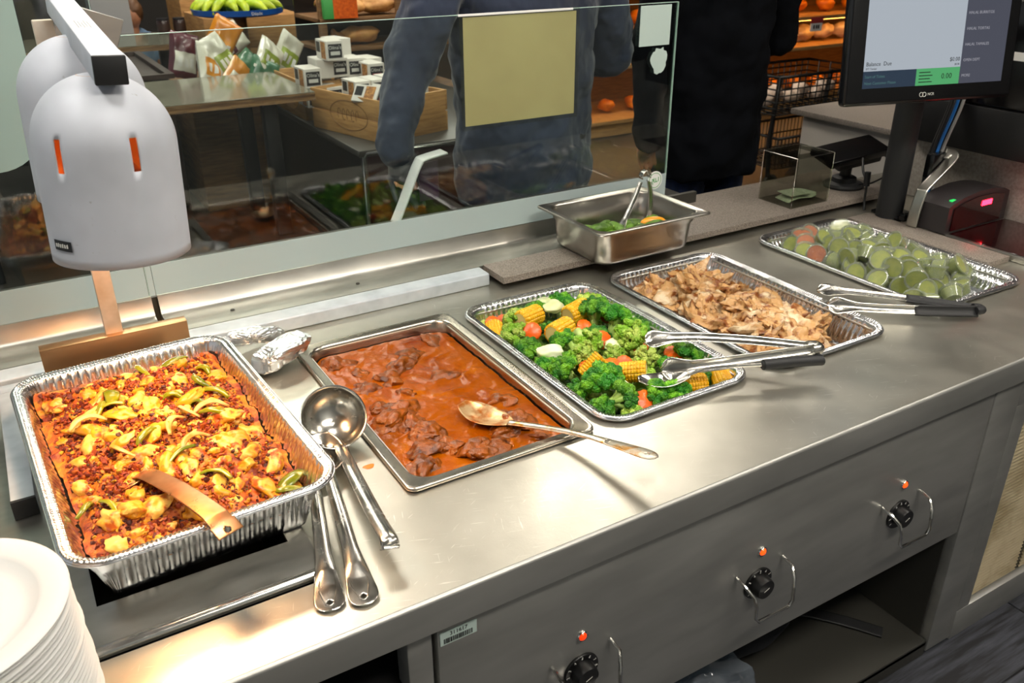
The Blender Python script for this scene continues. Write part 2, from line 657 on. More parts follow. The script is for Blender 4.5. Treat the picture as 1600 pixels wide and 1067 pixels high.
# loose cover sheet round the first well, with a rolled front edge
ad = thing('well_cover', 'raised steel cover sheet around the well beneath the potato tray', 'steel sheet', (-0.2, 0.1, 0))
mk('sheet', sheet([-0.9, 0.105], [-0.118, 0.52], [(-0.152, 0.08, -0.036, 0.45)], 0.0, 0.004), 'steel', ad, 20)
mk('rolled_edge', MB().rings([[(x, -0.112+0.008*math.cos(a), 0.002+0.006*math.sin(a)) for a in [PI*k/8 for k in range(9)]] for x in (-0.9, 0.105)], False), 'chrome', ad)

cb = thing('warming_cabinet', 'steel warming cabinet with three black dials under the worktop', 'cabinet', (0.8, 0.2, FLOOR))
mk('control_panel', MB().rbox(0.206, 1.376, -0.215, -0.195, -0.395, -0.054, 0.002), 'steel_front', cb)
mk('post', MB().rbox(0.165, 0.200, -0.213, -0.175, FLOOR+0.012, -0.054, 0.003), 'steel_front', cb)
mk('post', MB().rbox(1.380, 1.468, -0.216, -0.18, FLOOR+0.012, -0.054, 0.003), 'steel_front', cb)
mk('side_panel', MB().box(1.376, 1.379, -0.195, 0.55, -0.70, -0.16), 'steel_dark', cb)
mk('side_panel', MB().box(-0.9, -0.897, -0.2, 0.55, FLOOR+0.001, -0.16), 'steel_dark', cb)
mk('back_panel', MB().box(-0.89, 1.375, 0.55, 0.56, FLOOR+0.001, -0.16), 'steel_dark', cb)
sh = MB().rbox(0.2, 1.3795, -0.213, 0.545, -0.712, -0.695, 0.003)
sh.box(0.2, 1.3795, -0.213, -0.205, FLOOR+0.002, -0.70)
mk('bottom_shelf', sh, 'steel_dark', cb)
mk('bottom_shelf', MB().rbox(-0.89, 0.165, -0.2, 0.545, -0.712, -0.695, 0.003), 'steel_dark', cb)
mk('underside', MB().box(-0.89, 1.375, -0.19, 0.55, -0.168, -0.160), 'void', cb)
mk('customer_front', MB().box(-0.9, 1.5, 0.772, 0.785, FLOOR+0.001, 0.06), 'steel_dark', cb)
mat('pilot', '#c23c0c', 0.25, emit='#ff3c08', estr=0.8, coat=0.5)
mat('pilot_bright', '#d8480e', 0.25, emit='#ff4a10', estr=1.8, coat=0.5)
mat('dial_black', '#0f0f10', 0.35)
mat('print_white', '#c9c9c4', 0.6)
MFRONT = lambda x, z, y=-0.216: frame((x, y, z), (1, 0, 0), (0, 0, 1))
for k, x in enumerate((0.432, 0.789, 1.146)):
    z = -0.256
    M = MFRONT(x, z, -0.215)
    kn = mk('control_knob', MB().lathe([(0.0200, 0.004), (0.0200, 0.006), (0.0188, 0.018), (0.0175, 0.0215), (0.0, 0.022)], 28, M=M.to_3x3().to_4x4(), o=(x, -0.215, z), cap0=True), 'dial_black', cb, 30)
    dl = mk('dial', MB().lathe([(0.0300, 0.0), (0.0300, 0.003), (0.0290, 0.0042), (0.0, 0.0042)], 36, M=M.to_3x3().to_4x4(), o=(x, -0.215, z), cap0=True), 'dial_black', kn, 30)
    for q in range(9):
        a = math.radians(215-q*31)
        text('numeral', str(q+1), 0.0072, 'print_white', kn, M @ Matrix.Translation((0.0248*math.cos(a), 0.0248*math.sin(a), 0.0044)) @ Matrix.Rotation(a-PI/2, 4, 'Z'))
    mb = MB().prism([(-0.006, -0.0005), (0.006, -0.0005), (0.006, 0.0005), (-0.006, 0.0005)], 0.0222, 0.0226, M=M @ Matrix.Rotation(0.4, 4, 'Z'))
    mk('pointer_mark', mb, 'print_white', kn, 0)
    pm_ = mk('pilot_light', MB().lathe([(0.0066, 0.0), (0.0064, 0.003), (0.0045, 0.0052), (0.0, 0.006)], 20, M=M.to_3x3().to_4x4(), o=(x, -0.215, -0.190)), 'pilot' if k == 0 else 'pilot_bright', cb)
    mk('bezel', MB().lathe([(0.0095, 0.0), (0.0095, 0.002), (0.0085, 0.0035), (0.0066, 0.0030), (0.0066, 0.0)], 24, M=M.to_3x3().to_4x4(), o=(x, -0.215, -0.190)), 'chrome', pm_)
    hp = [(x-0.052, -0.216, -0.222), (x-0.052, -0.238, -0.226), (x-0.045, -0.2515, -0.240), (x-0.042, -0.256, -0.258), (x-0.042, -0.258, -0.280), (x-0.034, -0.258, -0.290),
          (x+0.034, -0.258, -0.290), (x+0.042, -0.258, -0.280), (x+0.042, -0.256, -0.258), (x+0.045, -0.2515, -0.240), (x+0.052, -0.238, -0.226), (x+0.052, -0.216, -0.222)]
    mk('knob_guard', MB().tube(hp, 0.0031, 8), 'chrome', cb)
tg = mk('asset_tag', MB().rbox(0.209, 0.262, -0.2163, -0.2149, -0.0935, -0.0715, 0.0004, 1), 'sticker', cb)
text('tag_number', '311617', 0.0085, 'black', tg, MFRONT(0.2355, -0.0772, -0.2166))
bb = MB()
xx = 0.214
random.seed(3)
while xx < 0.256:
    w = random.choice((0.0006, 0.001, 0.0015))
    bb.box(xx, xx+w, -0.2167, -0.2163, -0.091, -0.083)
    xx += w+random.choice((0.0006, 0.0011))
mk('barcode', bb, 'black', tg, 0)

vc = thing('vented_cabinet', 'cabinet with beige corrugated vent panels at right end of counter', 'cabinet', (1.9, 0.2, FLOOR))
mat('vent_beige', '#b3a68a', 0.55, 0.35, col2='#8f8163', scale=12, lo=0.45, hi=0.7)
fr = MB().rbox(1.468, 2.35, -0.2155, -0.195, -0.125, -0.054, 0.002)
fr.rbox(1.468, 2.35, -0.2155, -0.195, FLOOR+0.002, -0.655, 0.002)
fr.rbox(1.468, 1.512, -0.2155, -0.195, -0.655, -0.125, 0.002)
mk('frame', fr, 'steel_front', vc)
mk('body', MB().box(1.47, 2.34, -0.175, 0.55, FLOOR+0.001, -0.16), 'steel_dark', vc)
for k in range(4):
    x0 = 1.513+k*0.205
    rows = []
    nl = 56
    for i in range(nl):
        zc = -0.1255-0.529*(i+0.5)/nl
        # rounded rib, then a slit
        for q in range(7):
            an = PI/2-PI*q/6
            rows.append([(xx_, -0.1965-0.0058*math.cos(an), zc+0.0033*math.sin(an)) for xx_ in (x0+0.004, x0+0.196)])
    mk('vent_panel', MB().rings(rows, False), 'vent_beige', vc, 50)
    mk('vent_seam', MB().box(x0+0.196, x0+0.209, -0.1975, -0.195, -0.655, -0.125), 'void', vc, 0)

# things lying on the bottom shelf
mat('dark_cloth', '#14161c', 0.9, bump=0.3, bscale=20, bdist=0.01)
b1 = MB()
b1.grid(lambda u, v: (lambda p: Vector((1.02+0.17*p.x*(1+0.2*noise.noise(p*2)), 0.06+0.13*p.y, -0.692+max(0.0, 0.075*p.z*(1+0.4*noise.noise(p*3+Vector((3, 1, 0))))))))(Vector((math.sin(PI*v)*math.cos(2*PI*u), math.sin(PI*v)*math.sin(2*PI*u), -math.cos(PI*v)*0.5+0.5))), 40, 20, True)
ap = thing('folded_apron', 'crumpled dark cloth apron on the cabinet shelf', 'cloth', (1.02, 0.06, -0.695))
mk('cloth', b1, 'dark_cloth', ap, 180)
mk('strap', strip(MB(), smooth_path([(1.16, 0.0, -0.67), (1.22, -0.03, -0.688), (1.27, -0.09, -0.690), (1.31, -0.15, -0.691)]), lambda t: 0.016, lambda t: 0.0), 'black_rubber', ap, solid=0.003)
b2 = MB()
b2.grid(lambda u, v: (lambda p: Vector((0.80+0.13*p.x*(1+0.35*noise.noise(p*3+Vector((9, 0, 0)))), -0.10+0.085*p.y*(1+0.3*noise.noise(p*4)), -0.693+max(0.0, 0.11*p.z*(1+0.5*noise.noise(p*3+Vector((3, 7, 0))))))))(Vector((math.sin(PI*v)*math.cos(2*PI*u), math.sin(PI*v)*math.sin(2*PI*u), -math.cos(PI*v)*0.5+0.5))), 48, 24, True)
tag(mk('plastic_bag', b2, 'bag_plastic', None, 25), 'crumpled clear plastic bag on the cabinet shelf', 'plastic bag')

# ------------------------------------------------------------------ rail, upstand, stone ledge
tag(mk('metal_rail', MB().rbox(-0.9, 0.745, 0.603, 0.652, 0.0002, 0.029, 0.0035, 3), 'galv'), 'long pale grey painted metal rail along the back of worktop', 'rail')
us = thing('steel_upstand', 'folded steel upstand along the back holding the glass panes', 'upstand', (0.3, 0.72, 0))
pf = [(0.655, 0.0005), (0.655, 0.0275), (0.742, 0.0285), (0.748, 0.031), (0.752, 0.036), (0.7605, 0.067), (0.7705, 0.067), (0.7705, 0.0005)]
for x0, x1 in ((-0.9, 0.060), (0.072, 1.385)):
    mk('upstand_section', MB().rings([[(x, y, z) for y, z in pf] for x in (x0, x1)], True, True, True), 'steel', us, 30)
for x in (-0.55, 0.20, 0.47):
    mk('screw', MB().lathe([(0.0045, 0.0282), (0.0042, 0.0302), (0.0, 0.0308)], 12, o=(x, 0.70, 0)), 'steel_dark', us)
sl = thing('stone_ledge', 'speckled grey-brown stone ledge under the deep steel pan', 'ledge', (1.2, 0.6, 0))
slab = MB()
slab.prism([(0.756, 0.560), (2.08, 0.560), (2.08, 0.825), (1.395, 0.825), (1.395, 0.6545), (0.756, 0.6545)], 0.0155, 0.030)
mk('slab', slab, 'granite', sl, 20)
mk('support', MB().box(0.79, 2.05, 0.605, 0.650, 0.0002, 0.0154).box(1.40, 2.05, 0.655, 0.80, 0.0002, 0.0154), 'steel_dark', sl, 20)
tag(mk('stone_strip', MB().rbox(1.786, 1.872, 0.085, 0.487, 0.0002, 0.015, 0.0015), 'granite'), 'short stone strip beside the barcode scanner', 'stone strip')

# ------------------------------------------------------------------ glass screens
gp = thing('glass_screen', 'clear glass screen with a pale sheet taped on, before the customers', 'glass screen', (0.72, 0.765, 0.0675))
mk('pane', MB().box(0.070, 1.375, 0.762, 0.768, 0.0675, 0.556), 'glass', gp, 0)
ed = MB().box(0.070, 1.3758, 0.7622, 0.7678, 0.5561, 0.5572).box(1.3751, 1.3763, 0.7622, 0.7678, 0.0675, 0.556)
mk('pane_edge', ed, 'green_edge', gp, 0)
mk('frosted_band', MB().box(0.071, 1.374, 0.7605, 0.7618, 0.0685, 0.132), 'film', gp, 0)
g2 = thing('glass_screen', 'glass screen behind the heat lamps with a milky upper corner', 'glass screen', (-0.4, 0.765, 0.0675))
mk('pane', MB().box(-0.9, 0.058, 0.762, 0.768, 0.0675, 0.86), 'glass', g2, 0)
mk('pane_edge', MB().box(0.0581, 0.0592, 0.7622, 0.7678, 0.0675, 0.86), 'green_edge', g2, 0)
mk('joint_strip', MB().box(0.0595, 0.0698, 0.7612, 0.7625, 0.0675, 0.556), 'film', g2, 0)
mk('frosted_band', MB().box(-0.9, 0.057, 0.7605, 0.7618, 0.0685, 0.132), 'film', g2, 0)
poly = [(-0.9, 0.345), (-0.14, 0.345)]+[(-0.14+0.085*math.sin(a), 0.43-0.085*math.cos(a)) for a in [PI/2*k/10 for k in range(1, 11)]]+[(-0.055, 0.86), (-0.9, 0.86)]
mk('milky_film', MB().prism(poly, 0, 0.0012, M=frame((0, 0.7617, 0), (1, 0, 0), (0, 0, 1))), 'frost', g2, 0)
sg = thing('paper_notice', 'blank yellowish paper sheet in a sleeve on the glass', 'paper sheet', (0.925, 0.761, 0.32))
mk('sheet', MB().box(0.777, 1.070, 0.7598, 0.7604, 0.3215, 0.5515), 'paper', sg, 0)
mk('sleeve', MB().box(0.768, 1.079, 0.7588, 0.7595, 0.3125, 0.558), 'acrylic', sg, 0)
mk('tape', MB().rbox(0.765, 1.06, 0.7575, 0.7590, 0.5535, 0.5585, 0.0006, 1), 'white', sg)
tag(mk('sticker', MB().box(1.258, 1.352, 0.7598, 0.7616, 0.4595, 0.5525), 'sticker', None, 0), 'pale square sticker at the upper right corner of glass', 'sticker')
random.seed(5)
tp = [(1.305+0.020*math.cos(a)*(1+0.45*random.random())+0.018, 0.425+0.030*math.sin(a)*(0.8+0.4*random.random())) for a in [2*PI*k/22 for k in range(22)]]
tag(mk('sticker', MB().prism(tp, 0, 0.0012, M=frame((0, 0.7616, 0), (1, 0, 0), (0, 0, 1))), 'sticker', None, 0), 'torn sticker scrap below the pale square sticker', 'sticker')
hs = thing('halal_sticker', 'small round green and white sticker low on the glass', 'sticker', (1.335, 0.760, 0.12))
F = frame((1.337, 0.7604, 0.118), (1, 0, 0), (0, 0, 1))
mk('sticker_base', MB().lathe([(0.0245, 0.0), (0.0245, 0.0007), (0.0, 0.0007)], 32, M=F.to_3x3().to_4x4(), o=(1.337, 0.7604, 0.118)), 'white', hs, 0)
ring = MB().lathe([(0.0205, 0.0008), (0.0205, 0.0011), (0.0190, 0.0011), (0.0190, 0.0008)], 32, M=F.to_3x3().to_4x4(), o=(1.337, 0.7604, 0.118))
mk('ring', ring, 'green_ink', hs, 0)
sc = MB()
for pts in ([(0.011, 0.008), (0.011, -0.003)], [(0.008, -0.003), (0.003, -0.004), (0.002, 0.006)], [(0.002, -0.004), (-0.003, -0.004), (-0.004, 0.007)], [(-0.005, 0.002), (-0.010, 0.004), (-0.007, -0.001), (-0.012, -0.006), (-0.006, -0.009)]):
    sc.tube([F @ Vector((x, y, 0.0010)) for x, y in smooth_path([(a, b, 0) for a, b in pts], 4) for x, y in [(x, y)]] if False else [F @ Vector((p.x, p.y, 0.0012)) for p in smooth_path([(a, b, 0) for a, b in pts], 4)], 0.0009, 6)
mk('script', sc, 'green_ink', hs)
gc = thing('glass_clip', 'bent grey metal clip on the corner of the glass', 'clip', (0.06, 0.76, 0.56))
F = frame((0.045, 0.752, 0.575), (0.93, 0.05, -0.35), (0.3, -0.15, 0.95))
mk('plate', MB().rbox(-0.045, 0.055, -0.032, 0.030, -0.0015, 0.0015, 0.001, 1, M=F), 'steel_front', gc)
mk('flange', MB().rbox(-0.047, -0.044, -0.032, 0.030, -0.020, 0.0015, 0.001, 1, M=F), 'steel', gc)

# ------------------------------------------------------------------ heat lamp
hl = thing('heat_lamp', 'twin white dome heat lamp standing over the potato tray', 'heat lamp', (-0.03, 0.52, 0.004))
def hm(cx, cy, zb, tx=0.05, ty=0.03):
    A = Matrix(((math.cos(tx), 0, math.sin(tx), 0), (0, 1, 0, 0), (-math.sin(tx), 0, math.cos(tx), 0), (0, 0, 0, 1)))
    B = Matrix(((1, 0, 0, 0), (0, math.cos(ty), math.sin(ty), 0), (0, -math.sin(ty), math.cos(ty), 0), (0, 0, 0, 1)))
    return Matrix.Translation((cx, cy, zb)) @ B @ A
R0, HC = 0.077, 0.13
for n_, (cx, cy, zb, ph) in enumerate(((-0.026, 0.125, 0.378, -78), (-0.023, 0.318, 0.400, -64))):
    M = hm(cx, cy, zb)
    pr_ = [(R0, HC*k/12) for k in range(13)]+[(R0*math.cos(a), HC+R0*math.sin(a)) for a in [PI/2*k/16 for k in range(1, 16)]]
    NS = 180
    vs = [M @ Vector((r*math.cos(2*PI*k/NS), r*math.sin(2*PI*k/NS), z)) for r, z in pr_ for k in range(NS)]
    fs = []
    slots = {int(round((ph+60*q)/2)) % NS for q in range(6)}
    slots |= {(s+1) % NS for s in slots} | {(s+2) % NS for s in slots}
    for i in range(len(pr_)-1):
        for j in range(NS):
            if j in slots and 0.106 <= (pr_[i][1]+pr_[i+1][1])/2 <= 0.148:
                continue
            k = (j+1) % NS
            fs.append((i*NS+j, i*NS+k, (i+1)*NS+k, (i+1)*NS+j))
    fs.append(tuple(range((len(pr_)-1)*NS, len(pr_)*NS)))
    sd = mk('lamp_shade', MB().add(vs, fs), ['lamp_white', 'copper'], hl, 60)
    md = sd.modifiers.new('wall', 'SOLIDIFY')
    md.thickness = 0.0016
    md.offset = -1
    md.material_offset = 1
    md.material_offset_rim = 0
    bu = MB().lathe([(0.0595, 0.050), (0.056, 0.042), (0.040, 0.033), (0.0, 0.028)], 32)
    bu.xf(M)
    bo = mk('bulb', bu, 'bulb', sd)
    mk('bulb_neck', MB().lathe([(0.016, 0.140), (0.018, 0.115), (0.045, 0.080), (0.0595, 0.0505)], 32).xf(M), 'bulb_back', sd)
    mk('socket', MB().tube([M @ Vector((0, 0, 0.14)), M @ Vector((0, 0, 0.2045))], 0.02, 16), 'copper', sd)
    a0 = math.radians(-158)
    lb = MB().grid(lambda u, v: M @ Vector(((R0+0.0012)*math.cos(a0+0.36*u), (R0+0.0012)*math.sin(a0+0.36*u), 0.020+0.012*v)), 8, 2)
    lo = mk('maker_label', lb, 'black', sd)
    pb = MB()
    for q in range(6):
        an = a0+0.06+0.045*q
        pb.prism([(-0.0010, -0.002), (0.0010, -0.002), (0.0010, 0.002+0.001*(q % 2)), (-0.0010, 0.002)], 0, 0.0003, M=M @ frame(((R0+0.0016)*math.cos(an), (R0+0.0016)*math.sin(an), 0.026), (-math.sin(an), math.cos(an), 0), (0, 0, 1)))
    mk('label_print', pb, 'print_white', sd, 0)
A0, A1 = Vector((-0.006, 0.072, 0.5935)), Vector((-0.010, 0.560, 0.628))
dv = (A1-A0)
F = frame(A0, (1, 0, -0.05), dv)
LA = dv.length
mk('arm', MB().rbox(-0.0165, 0.0165, 0, LA, -0.015, 0.015, 0.0025, 2, M=F), 'lamp_white', hl)
mk('end_cap', MB().rbox(-0.0168, 0.0168, -0.004, 0.002, -0.0153, 0.0153, 0.0015, 2, M=F), 'black_rubber', hl)
lab = mk('arm_label', MB().box(-0.010, 0.010, 0.16, 0.24, 0.0150, 0.0154).xf(F), 'white', hl, 0)
pb = MB()
for k in range(5):
    pb.box(-0.0075+0.0034*k, -0.0065+0.0034*k, 0.172+0.006*(k % 2), 0.228-0.008*(k % 3), 0.0155, 0.0157)
mk('label_print', pb.xf(F), 'steel_dark', lab, 0)
mat('post_warm', '#cfc3b4', 0.45, 0.3, col2='#b8a892', scale=20)
mk('post', MB().rbox(-0.045, -0.017, 0.552, 0.572, 0.03, 0.606, 0.002), 'post_warm', hl)
mk('back_plate', MB().rbox(-0.150, 0.088, 0.540, 0.551, 0.034, 0.094, 0.001).rbox(-0.150, 0.088, 0.540, 0.565, 0.092, 0.095, 0.001), 'bronze', hl)
mk('crossbar', MB().rbox(-0.226, 0.165, 0.545, 0.575, 0.0045, 0.033, 0.002), 'galv', hl)
for x in (-0.2245, 0.128):
    ft = mk('foot', MB().rbox(x, x+0.030, 0.200 if x < 0 else 0.40, 0.545, 0.0045, 0.033, 0.002), 'galv', hl)
    y = 0.200 if x < 0 else 0.40
    mk('foot_cap', MB().rbox(x-0.0004, x+0.0304, y-0.003, y+0.003, 0.0043, 0.0332, 0.001), 'black_rubber', ft)
# ------------------------------------------------------------------ trays and pans
def foil_pan(name, label, W, L, depth, slope, seed, group='foil trays on the counter', rib=0.0017, loc=(0, 0, 0), rot=(0, 0, 0)):
    nc, nx, ny = 46, 150, 250
    r0 = 0.052
    lv = [(0.0012, -0.0075, 0, 0), (0.0, -0.005, 0, 0), (0.0004, -0.002, 0, 0.3), (0.0022, 0.0, 0, 0.6), (0.0046, 0.0004, 0, 1), (0.0066, -0.0016, 0, 1), (0.010, -0.0022, 0, 1), (0.0135, -0.0026, 0, 1), (0.0155, -0.0045, 0.2, 0.5)]
    d0 = 0.0165
    for k in range(1, 12):
        t = k/12
        a = 1.0 if 0.12 < t < 0.85 else 0.35
        if 0.40 < t < 0.50:
            a = 0.65
        lv.append((d0+slope*t+(0.0018 if t > 0.45 else 0), -0.0065-(depth-0.0135)*t, a, 0))
    lv += [(d0+slope+0.003, -depth+0.0035, 0.2, 0), (d0+slope+0.0075, -depth+0.0006, 0, 0), (d0+slope+0.014, -depth, 0, 0)]
    base = rr(W, L, r0, nc, nx, ny)
    R = []
    sv = Vector((seed*3.1, seed*1.7, 0))
    for d, z, ra, ca in lv:
        ring = []
        run = 0.0
        for i, (x, y, ax, ay, cf) in enumerate(base):
            x1, y1 = x-ax*d, y-ay*d
            if cf:
                rr_ = max(0.006, r0-d)
                x1 = x-ax*r0+ax*rr_
                y1 = y-ay*r0+ay*rr_
                if d > r0-0.006:
                    e = d-(r0-0.006)
                    x1 -= math.copysign(e, x1)
                    y1 -= math.copysign(e, y1)
            s = x-ax*0 if abs(ay) > abs(ax) else y
            ph = 2*PI*s/0.0125
            off = 0.0
            if ra:
                if cf:
                    off = ra*0.0016*noise.noise(Vector((x*160, y*160, z*14))+sv)
                else:
                    sq = math.sin(ph)
                    off = ra*rib*max(-0.75, min(0.75, sq*1.6))+ra*0.0007*noise.noise(Vector((x*30, y*30, z*40))+sv)
            zz = z
            if ca:
                zz += ca*(0.0007*math.sin(2*PI*s/0.0052)+0.0008*noise.noise(Vector((x*(170 if cf else 110), y*(170 if cf else 110), d*60))+sv))
            # sheet metal gives a little along the rim
            zz += 0.0022*noise.noise(Vector((x*5, y*5, 0))+sv)*(1+z/depth)
            ring.append((x1+ax*off, y1+ay*off, zz))
        R.append(ring)
    last = R[-1]
    for k in (0.72, 0.40, 0.12):
        R.append([(x*k, y*k, z) for x, y, z in last])
    t = thing(name, label, 'foil tray', (0, 0, -depth), group)
    mk('tray_body', MB().rings(R, True, False, True), 'foil', t, 75)
    rim = MB()
    rim.tube([(p[0], p[1], p[2]+0.0006) for p in R[1][::3]]+[R[1][0]], 0.0016, 6, False)
    mk('rolled_rim', rim, 'foil', t)
    t.location = (loc[0], loc[1], loc[2]-depth)
    t.rotation_euler = rot
    return t

def ctr(k, z=0.012):
    x, y, w, l = PANS[k]
    return (x+w/2, y+l/2, z)
P1 = (-0.021, 0.197, 0.0930)
P1R = 0.056
foil_pan('foil_tray', 'deep foil tray of orange spiced potatoes under the heat lamp', 0.334, 0.536, 0.0880, 0.026, 1.0, loc=P1, rot=(0, 0, P1R))
foil_pan('foil_tray', 'foil tray of steamed broccoli, corn and carrots', 0.327, 0.529, 0.062, 0.018, 2.0, loc=ctr('veg'))
foil_pan('foil_tray', 'foil tray of browned chicken pieces', 0.327, 0.529, 0.062, 0.018, 3.0, loc=ctr('chicken'))
foil_pan('foil_tray', 'foil tray filled with small plastic sauce cups', 0.327, 0.529, 0.050, 0.018, 4.0, loc=ctr('cups'))

def steel_pan(name, label, W, L, depth, cat, m, rows, loc, rot=(0, 0, 0)):
    nc, nx, ny = 12, 14, 20
    R = []
    for dw, z, r in rows:
        R.append([(x, y, z) for x, y, *_ in rr(W-2*dw, L-2*dw, r, nc, nx, ny)])
    last = R[-1]
    for k in (0.6, 0.15):
        R.append([(x*k, y*k, z) for x, y, z in last])
    t = thing(name, label, cat, (0, 0, -depth))
    mk('pan_body', MB().rings(R, True, False, True), m, t, 50)
    t.location = (loc[0], loc[1], loc[2]-depth)
    t.rotation_euler = rot
    return t
mat('curry_pan', '#b9b2a6', 0.26, 1.0)
steel_pan('steel_pan', 'full size steel pan of brown meat curry', 0.329, 0.533, 0.095, 'steel pan', 'curry_pan',
          [(0.0008, -0.0060, 0.016), (0.0, -0.0035, 0.016), (0.0012, -0.0008, 0.016), (0.0035, 0.0, 0.017), (0.0065, -0.0012, 0.019), (0.017, -0.0018, 0.032), (0.0195, -0.003, 0.036), (0.021, -0.0075, 0.038), (0.024, -0.045, 0.040), (0.027, -0.084, 0.040), (0.032, -0.092, 0.040), (0.042, -0.095, 0.04)], ctr('curry', 0.0085))
mat('pepper_steel', '#aaa69f', 0.28, 1.0, col2='#9a8d7e', scale=7, lo=0.5, hi=0.75)
pp = steel_pan('steel_pan', 'deep half size steel pan of green peppers with tongs', 0.322, 0.264, 0.092, 'steel pan', 'pepper_steel',
          [(0.0008, -0.0055, 0.010), (0.0, -0.003, 0.010), (0.0015, -0.0006, 0.010), (0.004, 0.0, 0.012), (0.007, -0.0012, 0.016), (0.0155, -0.0018, 0.030), (0.018, -0.003, 0.033), (0.0195, -0.008, 0.035), (0.020, -0.022, 0.036), (0.0235, -0.0265, 0.036), (0.026, -0.060, 0.036), (0.0285, -0.082, 0.036), (0.033, -0.089, 0.034), (0.042, -0.092, 0.03)], (1.104, 0.594, 0.1225))

# ------------------------------------------------------------------ meat curry
def clampr(x, y, W, L, r):
    # keeps a point within a rounded rectangle
    hx, hy = W/2-r, L/2-r
    ax, ay = abs(x), abs(y)
    if ax > hx and ay > hy:
        dx, dy = ax-hx, ay-hy
        d = math.hypot(dx, dy)
        if d > r:
            ax, ay = hx+dx*r/d, hy+dy*r/d
    return math.copysign(ax, x), math.copysign(ay, y)
mat('curry', '#964901', 0.2, 0.0, col2='#6e2200', scale=7, detail=6, lo=0.50, hi=0.72, col3='#b26208', scale3=22, lo3=0.55, hi3=0.8, bump=0.45, bscale=120, bdist=0.002, spec=0.28)
mat('curry_meat', '#66340c', 0.28, 0.0, col2='#8e4804', scale=45, detail=4, lo=0.36, hi=0.58, col3='#48200e', scale3=60, lo3=0.55, hi3=0.7, bump=0.7, bscale=110, bdist=0.004, rand=0.3)
cx, cy, _ = ctr('curry')
def curry_h(x, y):
    p = Vector((x, y, 0))
    w = Vector((noise.noise(p*20), noise.noise(p*20+Vector((7, 0, 0))), 0))*0.02
    rid = 1-abs(noise.noise((p+w)*24+Vector((11, 4, 0))))*2.2
    mask = max(0.0, min(1.0, 0.5+1.8*noise.noise(p*9+Vector((2, 8, 0)))))
    return -0.017+0.0022*noise.noise(p*22+Vector((3, 0, 0)))+mask*0.0036*max(0.0, rid)+0.0011*noise.noise(p*75)+0.0006*noise.noise(p*170)
def fn(u, v):
    x, y = clampr((u-0.5)*0.2775, (v-0.5)*0.4815, 0.2775, 0.4815, 0.036)
    return (cx+x, cy+y, curry_h(x, y))
tag(mk('curry_sauce', MB().grid(fn, 130, 210), 'curry', None, 180), 'thick orange brown curry sauce filling the steel pan', 'curry', kind='stuff')
def lump(seed, a, b, d, nz=0.35, fr=1.6, nz2=0.12, fr2=4.0, nu=26, nv=16, bend=0.0):
    mb = MB()
    sv = Vector((seed*7.3, seed*2.9, seed))
    def f(u, v):
        th, ph = 2*PI*u, PI*v
        q = Vector((math.sin(ph)*math.cos(th), math.sin(ph)*math.sin(th), -math.cos(ph)))
        k = 1+nz*noise.noise(q*fr+sv)+nz2*noise.noise(q*fr2+sv)+nz2*0.5*noise.noise(q*fr2*2.3+sv)
        p = Vector((q.x*a*k, q.y*b*k, q.z*d*k))
        p.z += bend*p.x*p.x/a-bend*0.3*a
        return p
    return mb.grid(f, nu, nv, True)
random.seed(21)
mv = [mesh('meat', lump(k, 0.024+0.005*(k % 3), 0.019+0.004*(k % 2), 0.0125, 0.65, 1.1, 0.22, 3.2, 34, 20), 'curry_meat', 50) for k in range(6)]
items = []
spots = [(-0.075, -0.075, 1), (-0.06, -0.11, 1), (-0.085, -0.15, 1), (-0.05, -0.16, 1), (-0.02, -0.19, 1), (0.02, -0.205, 1), (0.05, -0.17, 1), (0.085, -0.15, 1), (0.065, -0.115, 0),
         (-0.095, 0.0, 1), (-0.07, -0.02, 1), (-0.10, -0.045, 1), (-0.03, 0.03, 0), (0.10, -0.07, 0), (0.05, 0.06, 0), (-0.04, 0.10, 0), (0.0, 0.13, 1), (0.03, 0.16, 0),
         (-0.09, 0.09, 0), (-0.075, 0.15, 0), (0.10, 0.20, 0), (-0.10, 0.20, 0), (-0.01, -0.215, 1), (0.095, -0.205, 0), (-0.105, -0.195, 1)]
for k, (x, y, hi) in enumerate(spots):
    o = D.objects.new('meat_piece', mv[k % 6])
    COL.objects.link(o)
    place(o, (cx+x, cy+y, curry_h(x, y)+(0.0005 if hi else -0.0070)), (random.uniform(-0.25, 0.25), random.uniform(-0.25, 0.25), random.uniform(0, 6.28)), random.uniform(0.85, 1.2))
    items.append((o, cx+x, cy+y))
label_pile(items, 'chunk of stewed meat', 'meat', 'meat chunks in the curry', 'the curry pan', (cx-0.045, cx+0.035))

# ------------------------------------------------------------------ spiced potatoes in the deep tray
M1 = Matrix.Translation(P1) @ Matrix.Rotation(P1R, 4, 'Z')
mat('mash', '#a84e07', 0.5, col2='#c4820e', scale=26, detail=4, lo=0.44, hi=0.60, col3='#742003', scale3=48, lo3=0.50, hi3=0.60, bump=0.9, bscale=120, bdist=0.004)
mat('crumb', '#b5500c', 0.6, attr='Col')
mat('potato', '#cf9016', 0.34, col2='#e6c468', scale=22, detail=3, lo=0.46, hi=0.66, col3='#a84a08', scale3=38, lo3=0.54, hi3=0.64, bump=0.3, bscale=50, bdist=0.003, rand=0.2, sss=0.15)
mat('green_pepper', '#5f6a0a', 0.2, col2='#8f8c12', scale=16, lo=0.4, hi=0.65, rand=0.25, coat=0.3)
mat('onion', '#d9b56e', 0.35, col2='#c0802a', scale=30, rand=0.15)
mat('herb', '#39451a', 0.6)
